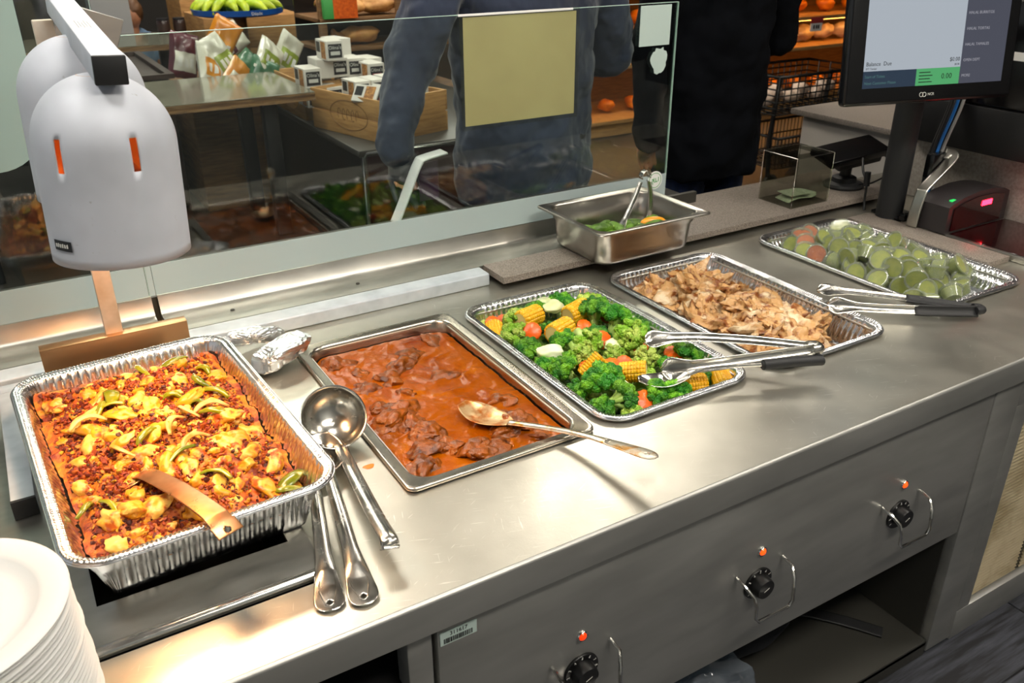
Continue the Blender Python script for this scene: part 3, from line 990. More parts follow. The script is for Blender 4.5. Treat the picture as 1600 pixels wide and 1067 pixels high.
def heap(x, y):
    p = Vector((x, y, 0))
    e = min((0.134-abs(x))/0.05, (0.229-abs(y))/0.06, 1.0)
    h = -0.036+0.022*max(0.0, e)+0.010*(y/0.23)+0.012*noise.noise(p*15+Vector((5, 2, 0)))+0.006*noise.noise(p*38)+0.0035*noise.noise(p*95)
    if x > 0.06 and y < -0.14:
        h -= 0.018*min(1, (x-0.06)/0.05)*min(1, (-0.14-y)/0.05)
    return h
def fn(u, v):
    x, y = clampr((u-0.5)*0.264, (v-0.5)*0.454, 0.264, 0.454, 0.028)
    z = max(-0.048, heap(x, y))
    t = min(1.0, max(0.0, (-z-0.0065)/0.075))
    ins = 0.0165+0.026*t+(0.0018 if t > 0.4 else 0.0)+0.0012
    k = max(abs(x)/0.132, abs(y)/0.227)**6
    # the mixture meets the sloping wall
    return M1 @ Vector((x*lerp(1, (0.166-ins)/0.132, k), y*lerp(1, (0.268-ins)/0.227, k), z))
tag(mk('potato_mash', MB().grid(fn, 120, 190), 'mash', None, 180), 'crumbly orange spiced potato mixture filling the deep foil tray', 'spiced potatoes', kind='stuff')
ico = bmesh.new()
bmesh.ops.create_icosphere(ico, subdivisions=1, radius=1.0)
IV = [v.co.copy() for v in ico.verts]
IF = [[v.index for v in f.verts] for f in ico.faces]
ico.free()
random.seed(33)
mb = MB()
cols = []
pal = [c('#5e1803'), c('#7a2604'), c('#943a06'), c('#a85008'), c('#b86c0c'), c('#431003'), c('#c08a18')]
for k in range(15000):
    x, y = random.uniform(-0.128, 0.128), random.uniform(-0.222, 0.222)
    cl_ = noise.noise(Vector((x*22, y*22, 4.0)))
    if cl_ < -0.06 and random.random() < 0.72:
        continue
    s = random.uniform(0.0012, 0.0040)
    z = heap(x, y)+s*random.uniform(0.2, 0.9)
    rt_ = Matrix.Rotation(random.uniform(0, 6), 3, Vector((random.random()+0.1, random.random(), random.random())))
    o_ = M1 @ Vector((x, y, z))
    q = (random.uniform(0.7, 1.4), random.uniform(0.7, 1.3), random.uniform(0.6, 1.0))
    mb.add([o_+rt_ @ Vector((v.x*q[0]*s, v.y*q[1]*s, v.z*q[2]*s))*random.uniform(0.55, 1.35) for v in IV], IF)
    cc = random.choice(pal[:4] if cl_ > 0.15 else pal)
    cols += [cc]*len(IV)
tag(mk('spice_crumbs', mb, 'crumb', None, 50, cols=cols), 'red brown spice crumbs scattered over the potatoes', 'crumbs', kind='stuff')
pv = [mesh('chunk', lump(40+k, 0.021+0.004*(k % 3), 0.015+0.002*(k % 2), 0.011, 0.45, 1.5, 0.10, 4.0, 20, 14), 'potato', 60) for k in range(6)]
random.seed(34)
items = []
tries = []
while len(items) < 105:
    x, y = random.uniform(-0.116, 0.116), random.uniform(-0.208, 0.206)
    if any((x-a)**2+(y-b)**2 < 0.0185**2 for a, b in tries):
        if random.random() < 0.97:
            continue
    tries.append((x, y))
    o = D.objects.new('potato_chunk', pv[len(items) % 6])
    COL.objects.link(o)
    w = M1 @ Vector((x, y, heap(x, y)-0.0005))
    place(o, w, (random.uniform(-0.5, 0.5), random.uniform(-0.5, 0.5), random.uniform(0, 6.28)), random.uniform(0.42, 0.95))
    items.append((o, w.x, w.y))
label_pile(items, 'yellow potato chunk', 'potato', 'potato chunks in the deep tray', 'deep foil tray', (-0.07, 0.03))
items = []
random.seed(35)
psp = [(0.065, 0.205), (0.02, 0.200), (-0.045, 0.130), (-0.062, 0.102), (0.035, 0.085), (-0.055, 0.09), (0.085, 0.10), (0.06, 0.04), (0.075, -0.01), (0.110, -0.195), (0.118, -0.175), (0.09, 0.06), (-0.02, -0.01), (-0.125, -0.11), (-0.10, -0.15), (0.0, -0.09), (0.03, -0.15), (0.10, 0.15)]
for k, (x, y) in enumerate(psp):
    a = random.uniform(0, 6.28)
    ln = random.uniform(0.016, 0.030)
    pts = smooth_path([(-ln, 0, -0.004), (-ln*0.4, 0.004, 0.004), (ln*0.4, 0.004, 0.005), (ln, -0.002, -0.003)], 5)
    wmax = 0.0052 if k not in (0, 2, 10) else 0.011
    o = mk('pepper_strip', strip(MB(), pts, lambda t: wmax*math.sin(PI*min(0.93, max(0.07, t)))**0.5, lambda t: -0.0028), 'green_pepper', None, 60, solid=0.0022)
    w = M1 @ Vector((x, y, heap(x, y)+0.0075))
    place(o, w, (random.uniform(-0.4, 0.4), random.uniform(-0.3, 0.3), a))
    items.append((o, w.x, w.y))
label_pile(items, 'glossy green pepper strip', 'pepper strip', 'pepper strips in the deep tray', 'deep foil tray', (-0.07, 0.03))
items = []
for k, (x, y, a) in enumerate(((0.045, 0.03, 1.9), (0.075, 0.015, 0.1), (0.02, 0.0, 1.0), (0.03, -0.06, 0.6), (-0.06, -0.03, 2.0), (-0.085, 0.06, 0.3))):
    pts = smooth_path([(-0.028, -0.004, -0.003), (-0.012, 0.006, 0.004), (0.008, 0.007, 0.005), (0.026, -0.003, -0.002)], 5)
    o = mk('onion_slice', strip(MB(), pts, lambda t: 0.0045*math.sin(PI*min(0.93, max(0.07, t)))**0.5, lambda t: -0.0015), 'onion', None, 60, solid=0.002)
    w = M1 @ Vector((x, y, heap(x, y)+0.010))
    place(o, w, (0.3, 0.1, a))
    items.append((o, w.x, w.y))
label_pile(items, 'pale curved onion slice', 'onion', 'onion slices in the deep tray', 'deep foil tray', (-0.07, 0.03))
hb = MB()
random.seed(36)
for k in range(90):
    x, y = random.uniform(-0.13, 0.13), random.uniform(-0.22, 0.22)
    p = M1 @ Vector((x, y, heap(x, y)+0.006))
    d = Vector((random.uniform(-1, 1), random.uniform(-1, 1), random.uniform(-0.2, 0.6))).normalized()*random.uniform(0.003, 0.007)
    hb.tube([p, p+d*0.5+Vector((0, 0, 0.001)), p+d], [0.0006, 0.0011, 0.0004], 5)
tag(mk('herb_flecks', hb, 'herb', None, 180), 'dark green herb flecks over the potatoes', 'herbs', kind='stuff')

# ------------------------------------------------------------------ broccoli, corn, carrots
mat('broc_crown', '#247408', 0.45, col2='#78b81a', scale=38, detail=3, lo=0.44, hi=0.66, bump=1.0, bscale=330, bdist=0.003, btype='voronoi', rand=0.5)
mat('broc_pale', '#80b424', 0.45, col2='#bcd062', scale=40, detail=3, lo=0.4, hi=0.62, bump=1.0, bscale=300, bdist=0.003, btype='voronoi', rand=0.3)
mat('broc_stem', '#b9cf7c', 0.4, col2='#9dbf55', scale=30, rand=0.2)
mat('carrot', '#dc5806', 0.32, col2='#e87416', scale=40, lo=0.4, hi=0.7, rand=0.15, sss=0.1)
mat('corn', '#e6a806', 0.26, col2='#f0c430', scale=60, lo=0.45, hi=0.7, rand=0.1, sss=0.1)
mat('cob', '#e6d48e', 0.5)
mat('pale_veg', '#d5dea4', 0.3, col2='#eef0d2', scale=18, lo=0.4, hi=0.7, rand=0.15, sss=0.1)
def broccoli(seed, m, R=0.027, n=34):
    rg = random.Random(seed)
    t = thing('broccoli_floret', 'x', 'broccoli')
    cr = MB()
    st = MB()
    nb = 7
    for k in range(n):
        z = 1-(k+0.5)/n*0.95
        th = k*2.399963+rg.uniform(-0.2, 0.2)
        rr_ = math.sqrt(max(0, 1-z*z))
        d = Vector((rr_*math.cos(th), rr_*math.sin(th), z*0.75))
        p = d*R*rg.uniform(0.82, 1.10)
        s = rg.uniform(0.0062, 0.0092)*R/0.027
        sv = rg.uniform(0, 50)
        def f(u, v, p=p, s=s, sv=sv):
            a, b = 2*PI*u, PI*v
            q = Vector((math.sin(b)*math.cos(a), math.sin(b)*math.sin(a), -math.cos(b)))
            return p+q*s*(1+0.42*noise.noise(q*3.1+Vector((sv, 0, 0)))+0.25*noise.noise(q*7+Vector((sv, 3, 0))))
        cr.grid(f, 13, 9, True)
    st.tube([(0, 0, -0.034), (0.001, 0, -0.020), (0, 0, -0.006)], [0.0085, 0.0078, 0.0095], 10)
    for k in range(nb):
        a = 2*PI*k/nb+rg.uniform(-0.2, 0.2)
        st.tube([(0, 0, -0.018), (0.008*math.cos(a), 0.008*math.sin(a), -0.006), (0.019*math.cos(a), 0.019*math.sin(a), 0.007)], [0.0055, 0.0045, 0.005], 7)
    mk('crown', cr, m, t, 180)
    mk('stem', st, 'broc_stem', t, 180)
    return t
BR = [broccoli(1, 'broc_crown'), broccoli(2, 'broc_crown'), broccoli(3, 'broc_crown', 0.025, 28), broccoli(4, 'broc_pale', 0.024, 26), broccoli(5, 'broc_pale', 0.026, 30)]
def corncob():
    t = thing('corn_piece', 'x', 'corn')
    nr, nk, Rr, Ln = 15, 9, 0.0205, 0.052
    def f(u, v):
        a = u*nr
        b = v*nk
        fu = abs(2*(a % 1)-1)
        fv = abs(2*(min(b, nk-1e-6) % 1)-1)
        k = math.sqrt(max(0, 1-fu**4))*math.sqrt(max(0, 1-fv**4))
        end = min(1, min(v, 1-v)*10)
        r = Rr*(0.90+0.06*end)-0.003+0.0042*k
        th = 2*PI*u
        return ((v-0.5)*Ln, r*math.cos(th), r*math.sin(th))
    mk('kernels', MB().grid(f, nr*8, nk*6+1, True), 'corn', t, 180)
    for s in (-1, 1):
        ce = MB()
        ce.add([(s*Ln/2, 0, 0)]+[(s*(Ln/2-0.001), 0.0185*math.cos(2*PI*k/24), 0.0185*math.sin(2*PI*k/24)) for k in range(24)], [(0, 1+k, 1+(k+1) % 24) for k in range(24)])
        mk('cob_end', ce, 'cob', t)
    return t
CC = corncob()
def carrot():
    mb = MB()
    R = []
    for r, z in ((0.0, 0.0045), (0.0155, 0.0045), (0.0172, 0.003), (0.0178, 0.0), (0.0172, -0.003), (0.0155, -0.0045), (0.0, -0.0045)):
        R.append([(r*(1+0.035*math.cos(14*2*PI*k/56))*math.cos(2*PI*k/56), r*(1+0.035*math.cos(14*2*PI*k/56))*math.sin(2*PI*k/56), z) for k in range(56)])
    return mesh('carrot', mb.rings(R), 'carrot', 50)
CA = carrot()
PV = [mesh('pale', lump(70+k, 0.030, 0.017, 0.012, 0.3, 1.4, 0.03, 3.0), 'pale_veg', 60) for k in range(3)]
vx, vy, _ = ctr('veg')
def veg_z(x, y):
    e = min((0.142-abs(x-vx))/0.05, (0.24-abs(y-vy))/0.06, 1.0)
    return -0.041+0.018*max(0, e)
mat('veg_bed', '#2c5a12', 0.6, col2='#8aa83a', scale=30, lo=0.4, hi=0.6, bump=1.0, bscale=90, bdist=0.008)
def fn(u, v):
    x, y = clampr((u-0.5)*0.272, (v-0.5)*0.474, 0.272, 0.474, 0.035)
    return (vx+x, vy+y, veg_z(vx+x, vy+y)-0.010+0.006*noise.noise(Vector((x*40, y*40, 0))))
tag(mk('vegetable_bed', MB().grid(fn, 60, 90), 'veg_bed', None, 180), 'chopped greens filling the bottom of the vegetable tray', 'vegetables', kind='stuff')
corn = [(0.742, 0.314, 0.35, 0.0), (0.722, 0.398, 0.25, 0.0), (0.822, 0.372, 0.2, 0.1), (0.757, 0.100, -0.75, 0.2), (0.706, 0.150, -0.15, 0.75), (0.836, 0.030, -0.3, 0.0), (0.900, 0.02, 1.0, 0.0), (0.645, 0.405, 1.2, 0.3)]
items = []
for k, (x, y, a, tl) in enumerate(corn):
    o = CC if k == 0 else dup(CC)
    place(o, (x, y, veg_z(x, y)+(0.029 if k < 5 else 0.021)), (0.4*k, -tl, a), 1.05 if k < 3 else 0.95)
    items.append((o, x, y))
label_pile(items, 'yellow piece of corn on the cob', 'corn', 'corn pieces in the vegetable tray', 'vegetable tray', (0.72, 0.80))
car = [(0.695, 0.343), (0.788, 0.242), (0.736, 0.137), (0.724, 0.021), (0.875, 0.128), (0.655, 0.432), (0.706, 0.170), (0.806, 0.322), (0.690, 0.452), (0.785, 0.305), (0.868, 0.118), (0.93, 0.36), (0.775, 0.150), (0.845, 0.19), (0.905, 0.245)]
items = []
random.seed(41)
for k, (x, y) in enumerate(car):
    x = min(0.895, x)
    o = D.objects.new('carrot_slice', CA)
    COL.objects.link(o)
    z = veg_z(x, y)+(0.026 if k < 6 else 0.018)
    tl = (0.9, 0.5, 0.7, 0.75, 0.35, 0.8)[k] if k < 6 else random.uniform(0.2, 1.0)
    place(o, (x, y, z), (tl, 0.0, -0.35+random.uniform(-0.5, 0.5)), (1.05, 1.18, 1.1, 1.25, 1.05, 0.95)[k] if k < 6 else random.uniform(0.75, 1.0))
    items.append((o, x, y))
label_pile(items, 'orange crinkle cut carrot slice', 'carrot', 'carrot slices in the vegetable tray', 'vegetable tray', (0.72, 0.80))
# hand-placed heads: x, y, variant, scale, tilt direction, tilt
br = [(0.690, 0.098, 0, 1.30, 2.6, 0.35), (0.688, 0.045, 1, 1.15, -0.3, 1.35), (0.712, 0.210, 3, 1.15, -1.9, 1.9), (0.668, 0.188, 2, 1.1, 2.8, 0.7), (0.752, 0.241, 4, 1.2, -1.7, 1.8), (0.852, 0.350, 0, 1.25, 1.0, 0.4), (0.872, 0.305, 1, 1.2, 0.4, 0.5),
      (0.840, 0.215, 4, 1.25, -2.0, 1.2), (0.895, 0.262, 2, 1.1, 0.3, 0.5), (0.662, 0.362, 3, 1.15, 2.8, 0.5), (0.648, 0.290, 0, 1.1, 2.9, 0.7), (0.722, 0.275, 2, 1.0, 2.5, 0.6), (0.825, 0.446, 0, 1.1, 1.4, 0.3), (0.875, 0.400, 4, 1.15, 1.0, 0.6), (0.905, 0.110, 1, 1.15, 0.2, 0.9),
      (0.789, 0.018, 2, 1.1, -1.2, 0.8), (0.755, 0.030, 0, 1.0, -1.0, 0.9), (0.815, 0.140, 3, 1.05, -2.0, 1.6), (0.700, 0.420, 3, 1.0, 2.2, 0.7), (0.760, 0.430, 1, 0.95, 1.5, 0.5), (0.868, 0.060, 2, 1.1, -0.6, 0.6), (0.640, 0.230, 1, 0.95, 2.9, 0.8), (0.650, 0.120, 2, 1.05, 3.0, 0.8),
      (0.645, 0.050, 1, 1.0, -2.6, 0.9), (0.780, 0.190, 3, 1.0, -1.4, 1.1), (0.800, 0.275, 0, 1.05, 0.9, 0.6), (0.775, 0.085, 4, 0.95, -0.8, 0.9), (0.905, 0.190, 4, 1.05, 0.1, 0.8), (0.745, 0.350, 2, 0.9, 1.2, 0.5), (0.905, 0.33, 1, 1.05, 0.4, 0.7), (0.69, 0.00, 3, 0.95, -2.0, 0.8), (0.84, 0.095, 0, 0.95, -0.5, 0.5), (0.90, 0.43, 0, 1.0, 0.7, 0.6), (0.645, 0.455, 4, 0.95, 2.2, 0.6), (0.735, 0.46, 2, 0.95, 1.7, 0.6)]
items = {0: [], 1: []}
usedv = set()
for k, (x, y, v, s, a, tl) in enumerate(br):
    o = BR[v] if v not in usedv else dup(BR[v])
    usedv.add(v)
    x = min(max(x, 0.650), 0.893)
    y = min(max(y, 0.012), 0.440)
    z = veg_z(x, y)+(0.023 if k < 20 else 0.012)+(0.006 if s > 1.15 else 0)
    o.rotation_mode = 'QUATERNION'
    o.location = (x, y, z)
    o.rotation_quaternion = Vector((math.cos(a)*math.sin(tl), math.sin(a)*math.sin(tl), math.cos(tl))).to_track_quat('Z', 'Y')
    o.scale = (s*0.92, s*0.92, s*0.92)
    items[1 if v > 2 else 0].append((o, x, y))
label_pile(items[0], 'dark green broccoli floret', 'broccoli', 'dark broccoli in the vegetable tray', 'vegetable tray', (0.72, 0.80))
label_pile(items[1], 'pale green broccoli floret with thick stem', 'broccoli', 'pale broccoli in the vegetable tray', 'vegetable tray', (0.72, 0.80))
items = []
for k, (x, y, a) in enumerate(((0.679, 0.253, -0.3), (0.785, 0.404, 0.3), (0.782, 0.438, 0.7), (0.893, 0.305, 0.2), (0.71, 0.075, -0.4), (0.80, 0.218, 0.4), (0.85, 0.46, 0.1))):
    o = D.objects.new('marrow_chunk', PV[k % 3])
    COL.objects.link(o)
    place(o, (x, y, veg_z(x, y)+0.024+(0.012 if k in (1, 2) else 0)), (0.2, 0.1, a), 1.0 if k < 4 else 0.8)
    items.append((o, x, y))
label_pile(items, 'pale green white vegetable chunk', 'vegetable', 'pale chunks in the vegetable tray', 'vegetable tray', (0.72, 0.80))

# ------------------------------------------------------------------ chicken
mat('chicken', '#bd925e', 0.34, col2='#7a400c', scale=30, detail=6, lo=0.50, hi=0.60, col3='#dcc6a2', scale3=14, lo3=0.54, hi3=0.64, bump=0.8, bscale=60, bdist=0.005, rand=0.3)
mat('chicken_dark', '#7a4a26', 0.42, col2='#4a2716', scale=30, lo=0.4, hi=0.65, bump=0.5, bscale=80, bdist=0.004)
CK = [mesh('chicken', lump(90+k, 0.038+0.007*(k % 3), 0.027+0.005*(k % 2), 0.0185, 0.75, 1.5, 0.30, 3.8, 40, 24, bend=0.3*((k % 3)-1)), 'chicken', 60) for k in range(8)]
kx, ky, _ = ctr('chicken')
def ck_z(x, y):
    t = (y-ky)/0.23
    u = (x-kx)/0.13
    return -0.044+0.040*max(0, 1-1.1*(u+0.15)**2)*max(0.15, 1-max(0.0, abs(t+0.02)-0.55)*1.6)
mat('chicken_bed', '#5c3f20', 0.5, col2='#8a6236', scale=30, bump=0.8, bscale=70, bdist=0.006)
def fn(u, v):
    x, y = clampr((u-0.5)*0.262, (v-0.5)*0.464, 0.262, 0.464, 0.034)
    return (kx+x, ky+y, ck_z(kx+x, ky+y)-0.006+0.006*noise.noise(Vector((x*35, y*35, 2.0))))
tag(mk('chicken_juices', MB().grid(fn, 60, 90), 'chicken_bed', None, 180), 'shredded chicken and juices at the bottom of the tray', 'chicken', kind='stuff')
random.seed(52)
items = []
pts = []
g = 0
while len(items) < 66 and g < 40000:
    g += 1
    x, y = random.uniform(kx-0.118, kx+0.100), random.uniform(ky-0.205, ky+0.195)
    if x > kx+0.065 and y < ky+0.12 and y > ky-0.12 and random.random() < 0.8:
        continue
    if y < ky-0.15 and x > kx+0.03:
        continue
    if any((x-a)**2+(y-b)**2 < (0.0250)**2 for a, b in pts):
        continue
    pts.append((x, y))
    dark = len(items) in (3, 40) or (y > ky+0.16 and -0.02 < x-kx < 0.02)
    o = D.objects.new('chicken_piece', CK[len(items) % 8])
    COL.objects.link(o)
    place(o, (x, y, ck_z(x, y)+random.uniform(0.004, 0.017)), (random.uniform(-0.6, 0.6), random.uniform(-0.5, 0.5), random.uniform(0, 6.28)), random.uniform(0.75, 1.05))
    items.append((o, x, y))
label_pile(items, 'browned chicken piece', 'chicken', 'chicken pieces in the tray', 'chicken tray', (kx-0.05, kx+0.02))

# ------------------------------------------------------------------ sauce cups
mat('salsa_green', '#a6aa24', 0.4, col2='#8a9416', scale=60)
mat('salsa_orange', '#d8661a', 0.4, col2='#b84a10', scale=60)
def sauce_cup(m):
    t = thing('sauce_cup', 'x', 'sauce cup')
    mk('cup', MB().lathe([(0.0, 0.0), (0.0150, 0.0), (0.0165, 0.0010), (0.0205, 0.0245), (0.0225, 0.0250), (0.0225, 0.0262), (0.0200, 0.0262), (0.0158, 0.0020), (0.0, 0.0016)], 28), 'cup_plastic', t, 40)
    mk('lid', MB().lathe([(0.0232, 0.0235), (0.0236, 0.0270), (0.0222, 0.0285), (0.0205, 0.0283), (0.0195, 0.0272), (0.0, 0.0274)], 28), 'cup_plastic', t, 40)
    mk('sauce', MB().lathe([(0.0, 0.0020), (0.0150, 0.0022), (0.0194, 0.0225), (0.0194, 0.0228), (0.0, 0.0228)], 24), m, t, 40)
    return t
SG, SO = sauce_cup('salsa_green'), sauce_cup('salsa_orange')
ux, uy, _ = ctr('cups')
random.seed(61)
items = {0: [], 1: []}
pts = []
g = 0
used_ = set()
orange = [(ux-0.045, uy+0.205), (ux-0.075, uy+0.165), (ux-0.01, uy+0.215), (ux+0.095, uy+0.14), (ux+0.085, uy+0.165), (ux-0.095, uy+0.11), (ux+0.105, uy+0.03)]
while len(pts) < 76 and g < 60000:
    g += 1
    if len(pts) < len(orange):
        x, y = orange[len(pts)]
        z = 0.004
    else:
        x, y = random.uniform(ux-0.112, ux+0.112), random.uniform(uy-0.218, uy+0.215)
        lay = len(pts) >= 46
        z = random.uniform(-0.012, -0.002) if not lay else random.uniform(0.016, 0.026)
        if lay and (abs(x-ux) > 0.075 or abs(y-uy) > 0.165):
            continue
    if len(pts) >= len(orange) and any((x-a)**2+(y-b)**2+((z-d)*1.2)**2 < 0.0315**2 for a, b, d in pts):
        continue
    pts.append((x, y, z))
    kind = 1 if len(pts) <= len(orange) else 0
    src = SO if kind else SG
    o = src if kind not in used_ else dup(src)
    used_.add(kind)
    o.rotation_mode = 'QUATERNION'
    d = Vector((random.uniform(-1, 0.7), random.uniform(-1, 0.6), random.uniform(-0.1, 1.0))).normalized()
    o.rotation_quaternion = d.to_track_quat('Z', 'Y')
    o.location = Vector((x, y, z))-d*0.013
    o.scale = (1.12, 1.12, 1.12)
    items[kind].append((o, x, y))
label_pile(items[0], 'lidded plastic cup of green salsa', 'sauce cup', 'green salsa cups', 'cup tray', (ux-0.045, ux+0.04))
label_pile(items[1], 'lidded plastic cup of orange sauce', 'sauce cup', 'orange sauce cups', 'cup tray', (ux-0.045, ux+0.04))

# ------------------------------------------------------------------ peppers in the deep pan
mat('jalapeno', '#5c8420', 0.42, col2='#3a5a12', scale=40, lo=0.4, hi=0.6, rand=0.3, bump=0.9, bscale=110, bdist=0.004)
mat('yellow_pepper', '#e8a010', 0.3, col2='#d57a0c', scale=20)
random.seed(71)
items = []
px0, py0 = 1.104, 0.594
for k in range(20):
    x = px0-0.095+0.047*(k % 5)+random.uniform(-0.012, 0.012)
    y = py0-0.065+0.040*((k//5) % 4)+random.uniform(-0.010, 0.010)
    ln = random.uniform(0.022, 0.032)
    a = random.uniform(0, 6.28)
    pts_ = smooth_path([(-ln, 0, 0), (-ln*0.4, 0.003, 0.002), (ln*0.5, 0.002, 0.002), (ln, -0.004, 0)], 4)
    yl = k == 13
    if yl:
        x, y = px0+0.088, py0-0.01
    t = thing('pepper', 'x', 'pepper')
    n_ = len(pts_)
    mk('fruit', MB().tube(pts_, [0.0135*math.sin(PI*(0.12+0.80*i/(n_-1)))**0.6 for i in range(n_)], 12), 'yellow_pepper' if yl else 'jalapeno', t, 180)
    mk('stalk', MB().tube([(-ln, 0, 0), (-ln-0.008, 0, 0.002)], [0.003, 0.002], 6), 'broc_stem', t)
    place(t, (x, y, 0.0475+0.012*random.random()+(0.018 if 6 <= k <= 14 else 0.004)), (random.uniform(-0.3, 0.3), random.uniform(-0.3, 0.3), a))
    if yl:
        tag(t, 'yellow orange pepper at the right end of deep steel pan', 'pepper', 'peppers in the deep pan')
    else:
        items.append((t, x, y))
label_pile(items, 'roasted green pepper', 'pepper', 'peppers in the deep pan', 'deep steel pan', (px0-0.03, px0+0.03))
# ------------------------------------------------------------------ utensils
def hole_filter(mb, pts, rad):
    keep = []
    for f in mb.f:
        q = sum((Vector(mb.v[i]) for i in f), Vector())/len(f)
        if all((q-Vector(p)).length > rad for p in pts):
            keep.append(f)
    mb.f = keep
    mb.m = [0]*len(keep)
    return mb
def endw(w0, w1, w2):
    # handle half width: neck, waist, flared round end
    def f(t):
        w = lerp(w0, w1, min(1, t/0.6)) if t < 0.6 else lerp(w1, w2, min(1, (t-0.6)/0.3))
        if t > 0.93:
            k = (t-0.93)/0.07
            w *= math.sqrt(max(0.02, 1-k*k))
        return w
    return f
def bowl_strip(path, wmax, depth):
    return strip(MB(), path, lambda t: wmax*max(0.10, math.sin(PI*(0.06+0.88*t))**0.62), lambda t: depth*max(0.02, math.sin(PI*t))**0.8, n=15)

# ladle
ld = thing('ladle', 'round steel ladle resting between the potato tray and curry pan', 'ladle', (0.2, 0.05, 0.001))
n_ = Vector((-0.12, -0.72, 0.68)).normalized()
M = Matrix.Translation((0.219, 0.158, 0.0505)) @ look(n_)
prof = [(0.0505, 0.0), (0.0500, 0.0012), (0.0482, 0.0008)]+[(0.0475*math.cos(a), -0.042*math.sin(a)) for a in [PI/2*k/14 for k in range(1, 15)]]
mk('bowl', MB().lathe(prof, 48).xf(M), 'utensil', ld, 70, solid=0.0012)
hpath = smooth_path([(0.2165, 0.136, 0.012), (0.212, 0.112, 0.0145), (0.2, 0.03, 0.024), (0.186, -0.085, 0.034), (0.181, -0.135, 0.039), (0.1795, -0.146, 0.036), (0.1795, -0.147, 0.030), (0.180, -0.142, 0.0265)], 10)
mk('handle', strip(MB(), hpath, lambda t: 0.0105+0.002*min(1, max(0, (t-0.5)*2)), lambda t: -0.0035 if t < 0.72 else -0.001), 'utensil', ld, 70, solid=0.0018)

# two spoons half under the potato tray
for k, (lab, A, B, bw) in enumerate((('steel serving spoon beside the tray corner, handle nearer the plates', (0.150, 0.060, 0.016), (0.0845, -0.186, 0.003), (0.166, 0.118, 0.010)),
                                     ('steel serving spoon beside the tray corner, handle nearer the ladle', (0.172, 0.062, 0.026), (0.124, -0.198, 0.003), (0.187, 0.122, 0.022)))):
    t = thing('serving_spoon', lab, 'spoon', B, 'spoons by the tray corner')
    A, B, bw = Vector(A), Vector(B), Vector(bw)
    path = smooth_path([A, A.lerp(B, 0.33)+Vector((0, 0, 0.004)), A.lerp(B, 0.7)+Vector((0, 0, 0.003)), B], 40)
    hp = path[int(len(path)*0.935)]
    mb = strip(MB(), path, endw(0.0080, 0.0100, 0.0185), lambda t: -0.0042 if t < 0.72 else lerp(-0.0042, -0.0008, min(1, (t-0.72)/0.1)), n=21)
    hole_filter(mb, [hp], 0.0038)
    hd = mk('handle', mb, 'utensil', t, 70, solid=0.0014)
    rg = MB()
    pts = []
    for q in range(33):
        tt = 0.74+0.24*(q/16 if q <= 16 else (32-q)/16)
        ii = min(len(path)-1, int(tt*(len(path)-1)))
        dr = (path[min(ii+1, len(path)-1)]-path[max(ii-1, 0)]).normalized()
        sd_ = dr.cross(Vector((0, 0, 1))).normalized()
        w = (0.0055+0.0050*math.sin(PI*min(1, (tt-0.74)/0.20)))*(1 if q <= 16 else -1)
        if q == 16:
            w = 0
        pts.append(path[ii]+sd_*w+Vector((0, 0, 0.0012)))
    rg.tube(pts, 0.0012, 6, False)
    mk('embossed_ring', rg, 'utensil', hd)
    d = (A-B).normalized()
    mk('bowl', bowl_strip(smooth_path([A+Vector((0, 0, -0.001)), bw+Vector((0, 0, -0.004)), bw+d*0.040+Vector((0, 0, 0.003))], 14), 0.033, 0.016), 'utensil', t, 70, solid=0.0014)

t = thing('serving_spoon', 'long steel spoon lying across the curry pan, sauce on its bowl', 'spoon', (0.54, -0.02, 0.012))
A, B = Vector((0.482, 0.072, 0.001)), Vector((0.5765, -0.182, 0.046))
path = smooth_path([A, (0.513, 0.015, 0.012), (0.540, -0.040, 0.021), (0.560, -0.110, 0.034), B], 30)
hp = path[int(len(path)*0.935)]
mb = hole_filter(strip(MB(), path, endw(0.0070, 0.0070, 0.0125), lambda t: -0.0034 if t < 0.7 else -0.001, n=21), [hp], 0.0030)
mk('handle', mb, 'utensil_dirty', t, 70, solid=0.0016)
mat('spoon_sauced', '#d9b98a', 0.3, 0.55, col2='#b4661c', scale=38, lo=0.44, hi=0.62)
mk('bowl', bowl_strip(smooth_path([(0.483, 0.073, 0.001), (0.462, 0.125, -0.003), (0.444, 0.168, 0.003)], 16), 0.029, 0.009), 'spoon_sauced', t, 70, solid=0.0014)

t = thing('spatula', 'copper-tinted flat steel server stuck in the potatoes, handle over the rim', 'server', (-0.05, 0.08, 0.08))
mat('server_warm', '#c9956a', 0.3, 0.9, col2='#a8744a', scale=18, rvar=0.06)
path = smooth_path([(-0.066, 0.110, 0.076), (-0.056, 0.085, 0.086), (-0.030, 0.005, 0.100), (-0.010, -0.062, 0.1055), (-0.005, -0.080, 0.104), (0.003, -0.102, 0.094)], 12)
hp = path[int(len(path)*0.95)]
mb = hole_filter(strip(MB(), path, lambda t: lerp(0.012, 0.0145, min(1, t*1.3))+(0.002 if t > 0.85 else 0), lambda t: -0.0008, n=25), [hp], 0.0040)
mk('handle', mb, 'server_warm', t, 60, solid=0.0018)
mk('blade', bowl_strip(smooth_path([(-0.062, 0.100, 0.078), (-0.088, 0.118, 0.070), (-0.110, 0.128, 0.066)], 12), 0.033, 0.006), 'spoon_sauced', t, 60, solid=0.0014)

